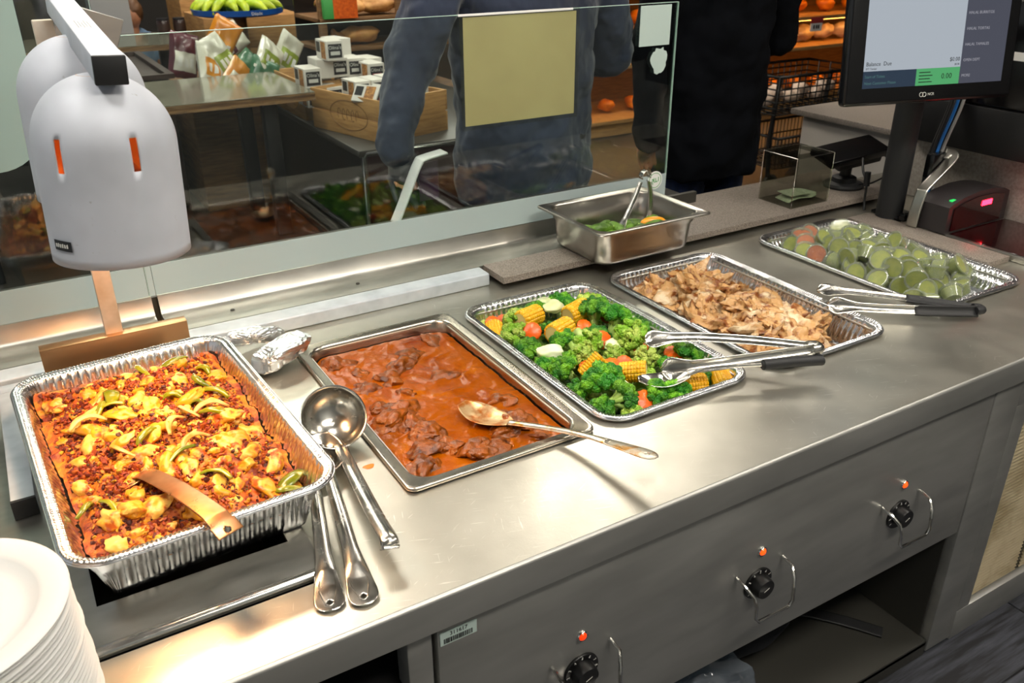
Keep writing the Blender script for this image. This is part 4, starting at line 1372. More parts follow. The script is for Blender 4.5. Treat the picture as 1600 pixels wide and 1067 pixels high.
def tong_arm(t, m, hinge, tip, bow, upv, w0=0.0085, w1=0.0165, name='arm', cut=1.0):
    H, T = Vector(hinge), Vector(tip)
    b = Vector(bow)
    path = smooth_path([H, H.lerp(T, 0.33)+b*0.8, H.lerp(T, 0.66)+b, H.lerp(T, 0.88)+b*0.5, T], 18)
    def w(q):
        x = lerp(w0, w0*1.15, q) if q < 0.66 else lerp(w0*1.15, w1, min(1, (q-0.66)/0.16))
        if q > 0.86:
            k = (q-0.86)/0.14
            x *= math.sqrt(max(0.05, 1-0.93*k*k))*(1+0.07*math.sin(q*220))
        return x
    return mk(name, strip(MB(), path, w, lambda q: 0.0045 if q < 0.7 else lerp(0.0045, 0.0085, min(1, (q-0.7)/0.2)), upv, n=11, edge=lambda tt, q: (0.0022*math.cos(q*11) if tt > 0.97 else 0.0)), m, t, 70, solid=0.0012)
t = thing('tongs', 'plain steel tongs lying across the vegetable and chicken trays', 'tongs', (1.03, -0.06, 0.04))
tong_arm(t, 'utensil', (1.036, -0.052, 0.050), (0.826, 0.155, 0.030), (0.004, 0.012, 0.004), (-0.1, -0.45, 0.85), 0.0105, 0.020)
tong_arm(t, 'utensil', (1.030, -0.066, 0.050), (0.780, 0.050, 0.026), (-0.004, -0.008, 0.003), (-0.3, -0.75, 0.5), 0.0105, 0.020)
mk('hinge', MB().tube(smooth_path([(1.024, -0.064, 0.050), (1.040, -0.066, 0.050), (1.043, -0.055, 0.050), (1.030, -0.047, 0.050)], 6), 0.0095, 10), 'utensil', t)
mk('locking_ring', MB().tube(smooth_path([(1.040, -0.064, 0.040), (1.048, -0.064, 0.050), (1.040, -0.060, 0.060)], 6), 0.0016, 6), 'chrome', t)

t = thing('serving_spoon', 'steel spoon with black grip lying under the tongs', 'spoon', (0.95, -0.02, 0.014))
mk('bowl', bowl_strip(smooth_path([(0.808, 0.010, 0.028), (0.770, 0.034, 0.017), (0.734, 0.058, 0.018)], 14), 0.026, 0.011), 'utensil', t, 70, solid=0.0014)
mk('shaft', MB().tube(smooth_path([(0.806, 0.011, 0.028), (0.835, -0.001, 0.036), (0.885, -0.018, 0.036), (0.940, -0.038, 0.033)], 8), [0.0032]*24+[0.0035], 8), 'utensil', t)
g_ = smooth_path([(0.933, -0.036, 0.033), (0.942, -0.039, 0.033), (0.99, -0.058, 0.034), (1.030, -0.076, 0.034), (1.036, -0.0785, 0.034)], 8)
mk('grip', MB().tube(g_, [0.006+0.0038*min(1, i/4, (len(g_)-1-i)/3) for i in range(len(g_))], 12), 'black_rubber', t)

t = thing('tongs', 'steel tongs with black grips resting by the sauce cup tray', 'tongs', (1.40, 0.0, 0.02))
for hin, tip, bw, uv in (((1.505, -0.064, 0.022), (1.296, 0.158, 0.030), (0.007, 0.008, 0), (-0.1, -0.4, 0.85)), ((1.498, -0.076, 0.020), (1.256, 0.096, 0.026), (-0.006, -0.006, 0), (-0.35, -0.7, 0.55))):
    tong_arm(t, 'utensil', hin, tip, bw, uv, 0.0085, 0.0175)
    H, T = Vector(hin), Vector(tip)
    B = Vector(bw)
    pts = [H.lerp(T, k/14*0.42)+B*min(1.0, (k/14*0.42)/0.33)*0.85 for k in range(15)]
    mk('grip', strip(MB(), pts, lambda q: 0.0108, lambda q: 0.0048, uv, n=9), 'black_rubber', t, 60, solid=0.0042)
mk('hinge', MB().tube(smooth_path([(1.496, -0.073, 0.020), (1.510, -0.077, 0.020), (1.514, -0.068, 0.021), (1.503, -0.061, 0.022)], 6), 0.0085, 10), 'black_rubber', t)

t = thing('tongs', 'small steel tongs standing in the deep pan of peppers', 'tongs', (1.15, 0.62, 0.06))
AP = Vector((1.180, 0.612, 0.196))
for tip, uv, bw, sg in (((1.097, 0.600, 0.062), (-1, 0, 0.5), (0.010, 0, 0.012), -1), ((1.186, 0.606, 0.062), (1, 0, 0.1), (0.012, 0, 0.0), 1)):
    tong_arm(t, 'utensil', AP+Vector((sg*0.013, 0, -0.022)), tip, bw, uv, 0.0078, 0.0150)
mk('spring', strip(MB(), [AP+Vector((0.013*math.cos(a)*1.0, 0, -0.010+0.014*math.sin(a))) for a in [PI*1.12-PI*1.24*k/16 for k in range(17)]], lambda q: 0.0075, lambda q: 0.0, (0, 0.001, 1) if False else (0.01, 0, 1)), 'utensil', t, 60, solid=0.0012)

# ------------------------------------------------------------------ foil parcels, plates, spill
def parcel(label, loc, a, b, h, seed, rot):
    mb = MB()
    rg = random.Random(int(seed))
    cr = [(Vector((rg.uniform(-1, 1), rg.uniform(-1, 1), rg.uniform(-1, 1))).normalized(), rg.uniform(-0.5, 0.5), rg.uniform(-0.16, 0.16)) for _ in range(26)]
    def f(u, v):
        th, ph = 2*PI*u, PI*v
        q = Vector((math.sin(ph)*math.cos(th), math.sin(ph)*math.sin(th), -math.cos(ph)))
        k = 0.92+sum(w*abs(q.dot(d)+o_) for d, o_, w in cr)*1.0+0.06*noise.noise(q*7+Vector((seed, 0, 0)))
        e = lambda w: math.copysign(abs(w)**0.6, w)
        return Vector((e(q.x)*a*k, e(q.y)*b*k, max(-h*0.82, e(q.z)*h*k)))
    mb.grid(f, 90, 50, True)
    o = mk('foil_parcel', mb, 'foil_crumple', None, 14)
    place(o, loc, (0.0, 0.0, rot))
    tag(o, label, 'foil parcel', 'crumpled foil parcels')
parcel('larger crumpled foil parcel behind the curry pan corner', (0.200, 0.545, 0.0305), 0.062, 0.050, 0.035, 4.0, 0.5)
parcel('smaller crumpled foil parcel overhanging the curry pan corner', (0.224, 0.462, 0.0245), 0.060, 0.040, 0.028, 9.0, 0.35)

pl = [(0.0, 0.004), (0.070, 0.004), (0.080, 0.0055), (0.088, 0.0125), (0.0925, 0.0150), (0.106, 0.0165), (0.1135, 0.0170), (0.1160, 0.0150), (0.1158, 0.0138), (0.1130, 0.0152), (0.1060, 0.0146), (0.0935, 0.0132), (0.0892, 0.0108), (0.081, 0.0036), (0.070, 0.0022), (0.0, 0.0022)]
pmesh = mesh('plate', MB().lathe(pl, 72), 'plate_white', 60)
random.seed(81)
NP = 27
dzp = 0.0056
for k in range(NP):
    o = D.objects.new('paper_plate', pmesh)
    COL.objects.link(o)
    place(o, (-0.279+random.uniform(-0.0012, 0.0012)+(0.004 if k < 12 else 0)+(0.002 if 12 <= k < 18 else 0), -0.176+random.uniform(-0.0012, 0.0012), 0.0025+k*dzp), (random.uniform(-0.004, 0.004), random.uniform(-0.004, 0.004), 0))
    i = NP-1-k
    tag(o, 'white paper plate, %s of the tall plate stack' % ('topmost' if i == 0 else ordinal(i+1)+' from the top'), 'plate', 'stacked paper plates')
mat('spill', '#c8741a', 0.35)
random.seed(82)
for k, (x, y, r, lab) in enumerate(((0.2385, 0.075, 0.0085, 'round drop of spilled orange sauce between ladle and curry pan'), (0.2235, 0.094, 0.003, 'tiny drop of spilled orange sauce near the ladle neck'))):
    mb = MB()
    mb.add([(x, y, 0.0012)]+[(x+r*(1+0.2*math.sin(3*a+k))*math.cos(a), y+r*0.8*(1+0.15*math.cos(2*a))*math.sin(a), 0.0003) for a in [2*PI*q/28 for q in range(28)]], [(0, 1+q, 1+(q+1) % 28) for q in range(28)])
    tag(mk('sauce_drop', mb, 'spill', None, 180), lab, 'sauce drop')

# ------------------------------------------------------------------ till end of the counter
mat('screen_pale', '#20242a', 0.3, emit='#c3ccd6', estr=0.62)
mat('screen_slate', '#101216', 0.3, emit='#6d7082', estr=0.36)
mat('screen_navy', '#0c1016', 0.3, emit='#33465c', estr=0.5)
mat('screen_green', '#0c1610', 0.3, emit='#56b070', estr=0.75)
mat('ink_dark', '#101418', 0.5)
mat('ink_teal', '#102020', 0.5, emit='#6aa0a0', estr=0.35)
mat('ink_light', '#202020', 0.5, emit='#c0c0cc', estr=0.5)
mo = thing('till_monitor', 'black touch screen till monitor on a thick black pole', 'monitor', (1.91, 0.43, 0.0))
BLc = Vector((1.520, 0.345, 0.355))
ex = Vector((math.cos(-0.262), math.sin(-0.262), 0))
nr = Vector((math.sin(-0.262), -math.cos(-0.262), 0))
ey = Vector((-nr.x*math.sin(0.13), -nr.y*math.sin(0.13), math.cos(0.13)))
F = frame(BLc, ex, ey)
W_, H_ = 0.455, 0.345
mk('housing', MB().rbox(0, W_, 0, H_, -0.030, 0.0, 0.010, 3, M=F), 'black_gloss', mo)
def scr(name, x0, x1, y0, y1, m, par, z=0.0006):
    return mk(name, MB().box(x0, x1, y0, y1, z-0.0008, z).xf(F), m, par, 0)
sx0, sx1, sy0, sy1 = 0.042, 0.420, 0.038, 0.318
xm = 0.300
s1 = scr('receipt_area', sx0, xm, 0.075, sy1, 'screen_pale', mo)
s2 = scr('button_column', xm, sx1, sy0, sy1, 'screen_slate', mo)
s3 = scr('prompt_bar', sx0, 0.182, sy0, 0.075, 'screen_navy', mo)
s4 = scr('total_box', 0.182, xm, sy0, 0.075, 'screen_green', mo)
def tx(body, x, y, s, m, par, al='LEFT'):
    text('screen_text', body, s, m, par, F @ Matrix.Translation((x, y, 0.0009)), 0.0001, al)
tx('Balance  Due', 0.047, 0.090, 0.0125, 'ink_dark', s1)
tx('EFT Tender', 0.047, 0.080, 0.006, 'ink_dark', s1)
tx('$0.00', 0.297, 0.092, 0.0125, 'ink_dark', s1, 'RIGHT')
tx('$0.00', 0.297, 0.081, 0.006, 'ink_dark', s1, 'RIGHT')
tx('Start of Ticket', 0.046, 0.063, 0.009, 'ink_teal', s3)
tx('Next Customer Please', 0.046, 0.049, 0.009, 'ink_teal', s3)
tx('0.00', 0.265, 0.056, 0.017, 'ink_dark', s4, 'CENTER')
for k in range(4):
    scr('fine_print', 0.190, 0.226-0.006*(k % 2), 0.0445+0.007*k, 0.0465+0.007*k, 'ink_dark', s4, 0.0010)
for k, b in enumerate(('MORE', 'OPEN DEPT', 'HALAL TAMALES', 'HALAL TORTAS', 'HALAL BURRITOS', 'HALAL TACOS', 'ITEM SOLD')):
    tx(b, 0.306, 0.055+0.034*k, 0.0088, 'ink_light', s2)
lg = text('bezel_logo', 'NCR', 0.0085, 'print_white', mo, F @ Matrix.Translation((0.219, 0.018, 0.0006)), 0.0001, 'LEFT')
ri = MB()
for dx in (0.0, 0.008):
    ri.tube([F @ Vector((0.202+dx+0.0048*math.cos(a), 0.018+0.0048*math.sin(a), 0.0006)) for a in [2*PI*k/20 for k in range(21)]], 0.0006, 5, False)
mk('logo_rings', ri, 'print_white', lg)
mk('pole', MB().lathe([(0.0, 0.0), (0.034, 0.0), (0.034, 0.52), (0.0, 0.52)], 36, o=(1.892, 0.440, 0.0008)), 'black_rubber', mo)
mk('mount', MB().rbox(1.87, 1.95, 0.28, 0.44, 0.46, 0.52, 0.006), 'black', mo)
mk('foot_plate', MB().rbox(1.875, 1.950, 0.400, 0.485, 0.0155, 0.024, 0.002).rbox(1.875, 1.975, 0.380, 0.398, 0.0155, 0.035, 0.003), 'black_gloss', mo)
mat('cable_blue', '#1f6fc0', 0.4)
mat('cable_black', '#111113', 0.45)
mat('cable_grey', '#8f8f8d', 0.5)
for k, (m_, dx, dy) in enumerate((('cable_black', 0.0, 0.0), ('cable_blue', 0.012, -0.006), ('cable_black', 0.024, 0.004), ('cable_black', 0.012, 0.012), ('cable_grey', 0.030, -0.010), ('cable_black', 0.035, 0.0))):
    pts = smooth_path([(2.05+dx, 0.42+dy, 0.40), (2.03+dx, 0.415+dy, 0.30), (1.985+dx*0.8, 0.41+dy, 0.19), (1.972+dx*0.6, 0.405+dy, 0.11), (1.966+dx, 0.398+dy, 0.04), (1.972+dx, 0.405+dy, 0.012)], 7)
    tag(mk('till_cable', MB().tube(pts, 0.0042, 8), m_, None), '%s cable running down beside the till pole%s' % ({'cable_black': 'black', 'cable_blue': 'blue', 'cable_grey': 'thin grey'}[m_], ('', '', ', third of the bundle', ', rear of the bundle', '', ', outermost of the bundle')[k]), 'cable', 'till cables')
br_ = thing('card_bracket', 'bent flat grey metal bracket beside the scanner', 'bracket', (1.865, 0.335, 0.016))
mk('strap', strip(MB(), smooth_path([(1.858, 0.345, 0.0165), (1.862, 0.345, 0.06), (1.872, 0.345, 0.105), (1.885, 0.347, 0.118), (1.945, 0.352, 0.150), (1.985, 0.355, 0.175), (1.992, 0.360, 0.184), (1.985, 0.375, 0.186)], 7), lambda q: 0.0145, lambda q: 0.0, (-0.75, -0.05, 0.65)), 'steel', br_, 60, solid=0.004)
mk('holder', MB().rbox(1.935, 1.99, 0.37, 0.395, 0.125, 0.188, 0.004), 'black_gloss', br_)
mat('red_glow', '#400404', 0.3, emit='#ff1426', estr=22.0)
mat('red_window', '#0c0203', 0.08, emit='#b00014', estr=0.012, coat=0.6)
mat('scanner_case', '#2a2627', 0.4)
mat('led_green', '#063a10', 0.3, emit='#30d060', estr=1.2)
sn = thing('barcode_scanner', 'black barcode scanner with glowing red window at the till', 'scanner', (2.0, 0.25, 0.001))
out = [(1.875, 0.016), (1.875, 0.085), (1.890, 0.093), (1.93, 0.104), (1.99, 0.112), (2.05, 0.111), (2.10, 0.104), (2.125, 0.094), (2.128, 0.016)]
mb = MB()
mb.rings([[(x, y, z if i not in (2, 3, 4, 5, 6) else z-0.0) for i, (x, z) in enumerate(out)] for y in (0.262, 0.352)], True, True, True)
mk('case', mb, 'scanner_case', sn, 30)
win = [(1.893, 0.022), (1.893, 0.080), (1.935, 0.092), (1.99, 0.099), (2.05, 0.098), (2.10, 0.090), (2.10, 0.022)]
w1 = mk('front_window', MB().prism(win, 0, 0.003, M=frame((0, 0.2615, 0), (1, 0, 0), (0, 0, 1))), 'red_window', sn, 20)
mk('laser', MB().box(2.005, 2.045, 0.2565, 0.2584, 0.072, 0.085), 'red_glow', w1, 0)
mk('status_light', MB().box(1.895, 1.915, 0.272, 0.280, 0.0955, 0.099), 'led_green', sn, 0)
mk('scan_bed', MB().rbox(1.880, 2.135, 0.02, 0.262, 0.001, 0.016, 0.002), 'steel', sn)
w2 = mk('bed_glass', MB().rbox(1.890, 2.128, 0.03, 0.258, 0.0155, 0.0172, 0.0006, 1), 'red_window', sn)
mk('bed_laser', MB().box(2.03, 2.09, 0.09, 0.125, 0.0173, 0.0176), 'red_glow', w2, 0)
mk('screw', MB().lathe([(0.004, 0.0155), (0.0035, 0.0176), (0.0, 0.018)], 12, o=(1.884, 0.165, 0)), 'chrome', sn)
mat('partition_grey', '#a29b93', 0.7, col2='#8f8880', scale=120, lo=0.4, hi=0.6)
tag(mk('till_partition', MB().rbox(2.15, 2.17, -0.2, 0.62, 0.0008, 0.181, 0.002), 'partition_grey'), 'low speckled grey partition behind the scanner', 'partition')
tag(mk('till_shelf', MB().rbox(2.07, 2.40, -0.2, 0.60, 0.182, 0.30, 0.004), 'black'), 'dark box shelf on top of the grey partition', 'shelf')
pr_ = thing('receipt_printer', 'black receipt printer at the right edge beside the monitor', 'printer', (2.19, 0.31, 0.30))
mk('case', MB().rbox(2.075, 2.30, 0.20, 0.42, 0.3005, 0.56, 0.008), 'black_gloss', pr_)
mk('paper_slip', MB().box(2.0735, 2.0752, 0.25, 0.33, 0.42, 0.44), 'white', pr_, 0)
cbx = thing('tip_box', 'smoky clear acrylic tip box holding a folded banknote', 'tip box', (1.72, 0.645, 0.03))
x0, x1, y0, y1, z0, z1 = 1.672, 1.815, 0.585, 0.705, 0.0302, 0.165
ax = MB()
ax.box(x0, x1, y0, y0+0.003, z0, z1).box(x0, x1, y1-0.003, y1, z0, z1).box(x0, x0+0.003, y0+0.003, y1-0.003, z0, z1).box(x1-0.003, x1, y0+0.003, y1-0.003, z0, z1).box(x0+0.003, x1-0.003, y0+0.003, y1-0.003, z0, z0+0.003)
glassmat('acrylic_dark', '#e9e9e4', 0.05)
mk('walls', ax, 'acrylic_dark', cbx, 0)
mk('lid', sheet([x0, x1], [y0, y1], [(x0+0.042, x1-0.042, y0+0.03, y1-0.03)], z1+0.0002, z1+0.0035), 'acrylic_dark', cbx, 0)
ee = MB()
for a, b in (((x0, y0), (x1, y0)), ((x1, y0), (x1, y1)), ((x1, y1), (x0, y1)), ((x0, y1), (x0, y0))):
    ee.tube([(a[0], a[1], z1+0.002), (b[0], b[1], z1+0.002)], 0.0012, 4)
    ee.tube([(a[0], a[1], z0), (a[0], a[1], z1)], 0.0010, 4)
mk('polished_edges', ee, 'chrome', cbx)
mat('banknote', '#b9c7ae', 0.7, col2='#93a78a', scale=120)
bn = strip(MB(), smooth_path([(1.70, 0.645, 0.036), (1.73, 0.640, 0.045), (1.775, 0.635, 0.043), (1.785, 0.635, 0.048), (1.77, 0.64, 0.053), (1.71, 0.648, 0.052)], 6), lambda q: 0.030, lambda q: 0.001)
tag(mk('banknote', bn, 'banknote', None, 60, solid=0.0008), 'folded pale green banknote inside the tip box', 'banknote')
pd = thing('card_reader_stand', 'black card reader on a round weighted stand behind tip box', 'card reader', (1.98, 0.66, 0.03))
mk('base', MB().lathe([(0.0, 0.0), (0.056, 0.0), (0.058, 0.006), (0.054, 0.012), (0.036, 0.016), (0.034, 0.028), (0.026, 0.032), (0.0, 0.032)], 40, o=(1.975, 0.665, 0.0304)), 'black_rubber', pd)
mk('stem', MB().tube([(1.975, 0.665, 0.06), (1.975, 0.66, 0.12)], 0.016, 16), 'black', pd)
Fp = frame((1.985, 0.655, 0.135), (0.97, -0.1, 0.08), (0.1, 0.9, 0.25))
mk('reader', MB().rbox(-0.12, 0.10, -0.045, 0.05, -0.012, 0.010, 0.004, 2, M=Fp), 'black_gloss', pd)
mk('bracket', MB().rbox(-0.07, 0.09, -0.03, 0.03, -0.038, -0.012, 0.004, 2, M=Fp), 'black', pd)
mk('cable', MB().tube(smooth_path([(1.97, 0.61, 0.125), (1.935, 0.575, 0.10), (1.925, 0.550, 0.075), (1.922, 0.545, 0.03), (1.915, 0.535, 0.002)], 8), 0.0034, 8), 'cable_black', pd)
mk('ferrite', MB().tube([(1.925, 0.552, 0.105), (1.9245, 0.549, 0.066)], 0.0085, 12), 'cable_black', pd)
mk('cable', MB().tube(smooth_path([(2.06, 0.645, 0.125), (2.09, 0.62, 0.11), (2.08, 0.60, 0.07), (2.02, 0.60, 0.05), (1.985, 0.62, 0.045)], 8), 0.0025, 8), 'cable_black', pd)
# ------------------------------------------------------------------ shop behind the glass
mat('laminate', '#7d7a6c', 0.12, col2='#6f6c5f', scale=6)
mat('ply', '#8a6a44', 0.6, col2='#5d4328', scale=140, stretch=(0.05, 0.05, 1), lo=0.45, hi=0.55)
mat('wood', '#b98d55', 0.6, col2='#9a7040', scale=8, stretch=(1, 1, 9), lo=0.4, hi=0.7)
mat('wood_dark', '#7c5a34', 0.6, col2='#5f4326', scale=8, stretch=(1, 1, 9))
mat('burn', '#7a5730', 0.7)
mat('case_black', '#0d0d0e', 0.3)
mat('maroon', '#2a0e12', 0.4)
mat('case_top', '#3a3732', 0.35)
mat('crate_brown', '#33231c', 0.5)
def table(label, x0, x1, y0, y1, z, leg=True):
    t = thing('display_table', label, 'table', ((x0+x1)/2, (y0+y1)/2, FLOOR), 'plywood display tables')
    mk('laminate_top', MB().rbox(x0, x1, y0, y1, z-0.004, z, 0.0015, 1), 'laminate', t)
    for k in range(3):
        mk('plywood_layer', MB().box(x0+0.001*(k % 2), x1-0.001*(k % 2), y0+0.002*(k % 2), y1, z-0.0045-0.012*(k+1), z-0.0045-0.012*k), 'ply' if k != 1 else 'wood_dark', t, 0)
    for a in (x0+0.12, x1-0.22):
        for b in (y0+0.15, y1-0.1):
            mk('leg', MB().rbox(a, a+0.07, b, b+0.07, FLOOR, z-0.041, 0.004), 'black', t)
    return t
table('grey topped plywood display table nearer the glass', -0.45, 1.235, 3.205, 3.95, 0.0)
table('grey topped plywood display table farther back by the child', -0.2, 1.27, 5.55, 6.35, 0.0)
bc = thing('plastic_crate', 'dark brown plastic crate between the two display tables', 'crate', (0.9, 4.6, FLOOR))
mk('crate_body', MB().rbox(0.1, 0.74, 4.15, 5.2, FLOOR, -0.02, 0.02), 'crate_brown', bc)
mk('crate_rim', sheet([0.08, 0.76], [4.13, 5.22], [(0.12, 0.72, 4.17, 5.18)], -0.02, 0.005), 'crate_brown', bc)

gd = thing('display_case', 'low black display case with metal edged end behind the glass', 'display case', (1.6, 3.4, FLOOR))
mk('case_body', MB().box(1.272, 2.4, 2.757, 4.38, FLOOR, -0.235), 'case_black', gd)
mk('case_top', MB().rbox(1.262, 2.41, 2.745, 4.39, -0.232, -0.202, 0.004), 'case_top', gd)
ef = MB().tube([(1.285, 2.748, FLOOR+0.005), (1.285, 2.748, -0.235), (1.297, 2.748, -0.218), (2.39, 2.748, -0.218)], 0.009, 8)
mk('metal_edge', ef, 'chrome', gd)
mk('end_panel', MB().box(1.30, 2.38, 2.7505, 2.7565, -0.70, -0.23), 'maroon', gd)

def wood_crate(label, x0, x1, y0, y1, z0, z1, brand=True):
    t = thing('wooden_crate', label, 'crate', ((x0+x1)/2, (y0+y1)/2, z0), 'wooden display crates')
    h = (z1-z0-0.006)/2
    for k in range(2):
        za = z0+k*(h+0.006)
        mk('board', MB().rbox(x0, x0+0.012, y0, y1, za, za+h, 0.002), 'wood', t)
        mk('board', MB().rbox(x1-0.012, x1, y0, y1, za, za+h, 0.002), 'wood', t)
    mk('end_board', MB().rbox(x0+0.012, x1-0.012, y0, y0+0.015, z0, z1, 0.002), 'wood', t)
    mk('end_board', MB().rbox(x0+0.012, x1-0.012, y1-0.015, y1, z0, z1, 0.002), 'wood', t)
    mk('bottom_board', MB().box(x0+0.012, x1-0.012, y0+0.015, y1-0.015, z0, z0+0.01), 'wood_dark', t)
    if brand:
        F_ = frame((x0-0.0005, (y0+y1)/2-0.03, (z0+z1)/2), (0, -1, 0), (0, 0, 1))
        r_ = MB()
        r_.tube([F_ @ Vector((0.15*math.cos(a), 0.070*math.sin(a), 0)) for a in [2*PI*q/40 for q in range(41)]], 0.0022, 5, False)
        mk('burned_oval', r_, 'burn', t)
        s_ = MB()
        for q in range(5):
            s_.tube([F_ @ Vector((-0.075+0.036*q+0.012*math.cos(a), 0.028*math.sin(a), 0)) for a in [0.3+5.2*w/9*(1 if q % 2 else 0.7) for w in range(10)]], 0.0018, 5, False)
        mk('burned_lettering', s_, 'burn', t)
    return t
cr1 = wood_crate('wooden crate of boxes nearer the glass, oval mark on its side', 1.330, 1.750, 2.872, 3.432, -0.201, -0.005)
cr1.rotation_euler = (0, 0, 0.267)
wood_crate('wooden crate of boxes farther back behind the table corner', 1.275, 1.70, 3.52, 4.06, -0.201, -0.005)
# snack boxes
mat('box_white', '#d3cfc8', 0.55)
mat('box_black', '#17171a', 0.5)
mat('box_brown', '#8a5a30', 0.6, col2='#c08a4a', scale=60, lo=0.45, hi=0.6)
mat('box_blue', '#5fb4cf', 0.5)
mat('box_gold', '#d29a2c', 0.5)
mat('box_red', '#a83c3c', 0.5)
def snack_box(kind):
    t = thing('snack_box', 'x', 'box')
    mk('carton', MB().rbox(-0.04, 0.04, 0, 0.145, 0, 0.085, 0.0015, 1), 'box_white', t)
    if kind < 2:
        l_ = mk('front_label', MB().box(-0.032, 0.032, -0.0012, 0.0, 0.012, 0.072), 'box_black', t, 0)
        text('brand_text', "Olina's", 0.0225, 'print_white', l_, frame((0, -0.0014, 0.056), (1, 0, 0), (0, 0, 1)))
        mk('name_strip', MB().box(-0.022, 0.022, -0.0018, -0.0012, 0.024, 0.040), 'print_white' if kind == 0 else 'box_red', l_, 0)
        mk('side_picture', MB().box(-0.0412, -0.040, 0.018, 0.075, 0.006, 0.079), 'box_brown', t, 0)
        mk('side_label', MB().box(-0.0412, -0.040, 0.09, 0.135, 0.03, 0.075), 'box_black', t, 0)
    elif kind == 2:
        mk('front_band', MB().box(-0.0395, 0.0395, -0.0012, 0.0, 0.004, 0.05), 'box_blue', t, 0)
        mk('front_picture', MB().lathe([(0.028, 0), (0.028, 0.0012), (0, 0.0012)], 20, M=frame((0, 0, 0), (1, 0, 0), (0, 0, 1)), o=(0, -0.0012, 0.035)), 'box_gold', t, 0)
    return t
SB = [snack_box(0), snack_box(1), snack_box(2), snack_box(3)]
bx = [(0, 1.265, 2.95, 0.172, 0, 0, 'topmost Olina\'s snack box of the heap'), (0, 1.150, 2.95, 0.060, 0, 0, 'white snack box with black label nearest the table corner'), (1, 1.460, 2.95, 0.060, 0, 0.05, 'snack box with red striped label beside the person\'s sleeve'),
      (0, 1.318, 3.05, 0.082, 0, 0, 'snack box with black label in the middle of the heap'), (3, 1.235, 3.02, 0.086, 0, -0.05, 'plain white box end in the middle of the heap'), (0, 1.160, 2.97, -0.030, 0, 0, 'lowest snack box beside the table corner'),
      (3, 1.40, 3.2, 0.150, 0, 0.2, 'plain white box lying on top at the back'), (0, 1.42, 3.04, -0.03, 0, 0.1, 'snack box at the front of heap, label half hidden'), (0, 1.51, 3.05, -0.03, 0, 0.15, 'second front snack box with label half hidden'), (0, 1.60, 3.07, -0.03, 0, 0.1, 'third front snack box with label half hidden'),
      (1, 1.44, 2.90, -0.045, 0.6, 0.5, 'tilted snack box leaning in the crate, left'), (2, 1.515, 2.89, -0.05, 0.45, 0.35, 'tilted snack box with blue band and golden picture'), (0, 1.61, 2.90, -0.045, 0.55, 0.3, 'tilted snack box leaning in the crate, right'), (3, 1.70, 2.98, -0.03, 0.1, 0.2, 'upright pale box at the right of the crate'),
      (3, 1.255, 3.12, -0.01, 0, 0, 'plain box low at the back of the heap'), (1, 1.36, 3.0, -0.01, 0, 0.02, 'snack box with red striped label low in the heap'), (0, 1.40, 3.06, 0.075, 0, -0.04, 'snack box with black label right of the heap middle'), (0, 1.24, 2.93, -0.025, 0, 0.03, 'snack box with black label at the crate corner'), (3, 1.52, 3.12, 0.06, 0, 0.1, 'pale box behind the red striped one'), (3, 1.57, 3.05, 0.0, 0, 0.4, 'plain box turned sideways behind the sleeve')]
seen = set()
for k, x, y, z, rx, rz, lab in bx:
    o = SB[k] if k not in seen else dup(SB[k])
    seen.add(k)
    q = 1.0
    if rx == 0 and not (1.41 < x < 1.61 and z == -0.03):
        q = 1.115
        x, y, z = -0.12+(x+0.12)*q, (y+0.954)*q-0.954, 0.731-(0.731-z)*q
    place(o, (x, y, z), (0, rx, rz), q)
    tag(o, lab, 'box', 'snack boxes')
# snack pouches
def pouch(label, x, y, z, w, h, m1, m2, rx, ry, rz, seed):
    t = thing('snack_pouch', label, 'snack bag', (0, 0, 0), 'snack bags')
    def side(s):
        def f(u, v):
            a, b = 2*u-1, 2*v-1
            d = 0.036*(max(0, 1-a**4)*max(0, 1-b**4))**0.6*(1+0.45*noise.noise(Vector((a*2+seed, b*2, s))))
            return Vector((a*w/2*(1-0.05*(1-abs(b))), s*d, (v)*h+0.004*noise.noise(Vector((a*4, seed, 0)))))
        return f
    mb = MB().grid(side(-1), 18, 22)
    mb.grid(side(1), 18, 22)
    mk('pouch', mb, m1, t, 180)
    def pf(u, v):
        q = side(-1)(0.12+0.76*u, 0.14+0.42*v)
        return q+Vector((0, -0.0015, 0))
    mk('printed_panel', MB().grid(pf, 12, 10), m2, t, 180)
    for q in range(3):
        def lf(u, v, q=q):
            return side(-1)(0.22+0.22*q+0.14*u, 0.24+0.2*v)+Vector((0, -0.003, 0))
        mk('print_block', MB().grid(lf, 4, 4), 'print_white', t, 180)
    place(t, (x, y, z), (rx, ry, rz))
for n__, a, b in (('bag_white', '#c9c8bd', '#b5b3a2'), ('bag_green', '#8a9a3c', '#758530'), ('bag_orange', '#c4831c', '#b06c12'), ('bag_olive', '#7d8a2c', '#5f7020'), ('bag_maroon', '#5a2030', '#461824'), ('bag_teal', '#3f6f50', '#2f5a40')):
    mat(n__, a, 0.35, col2=b, scale=12, coat=0.3)
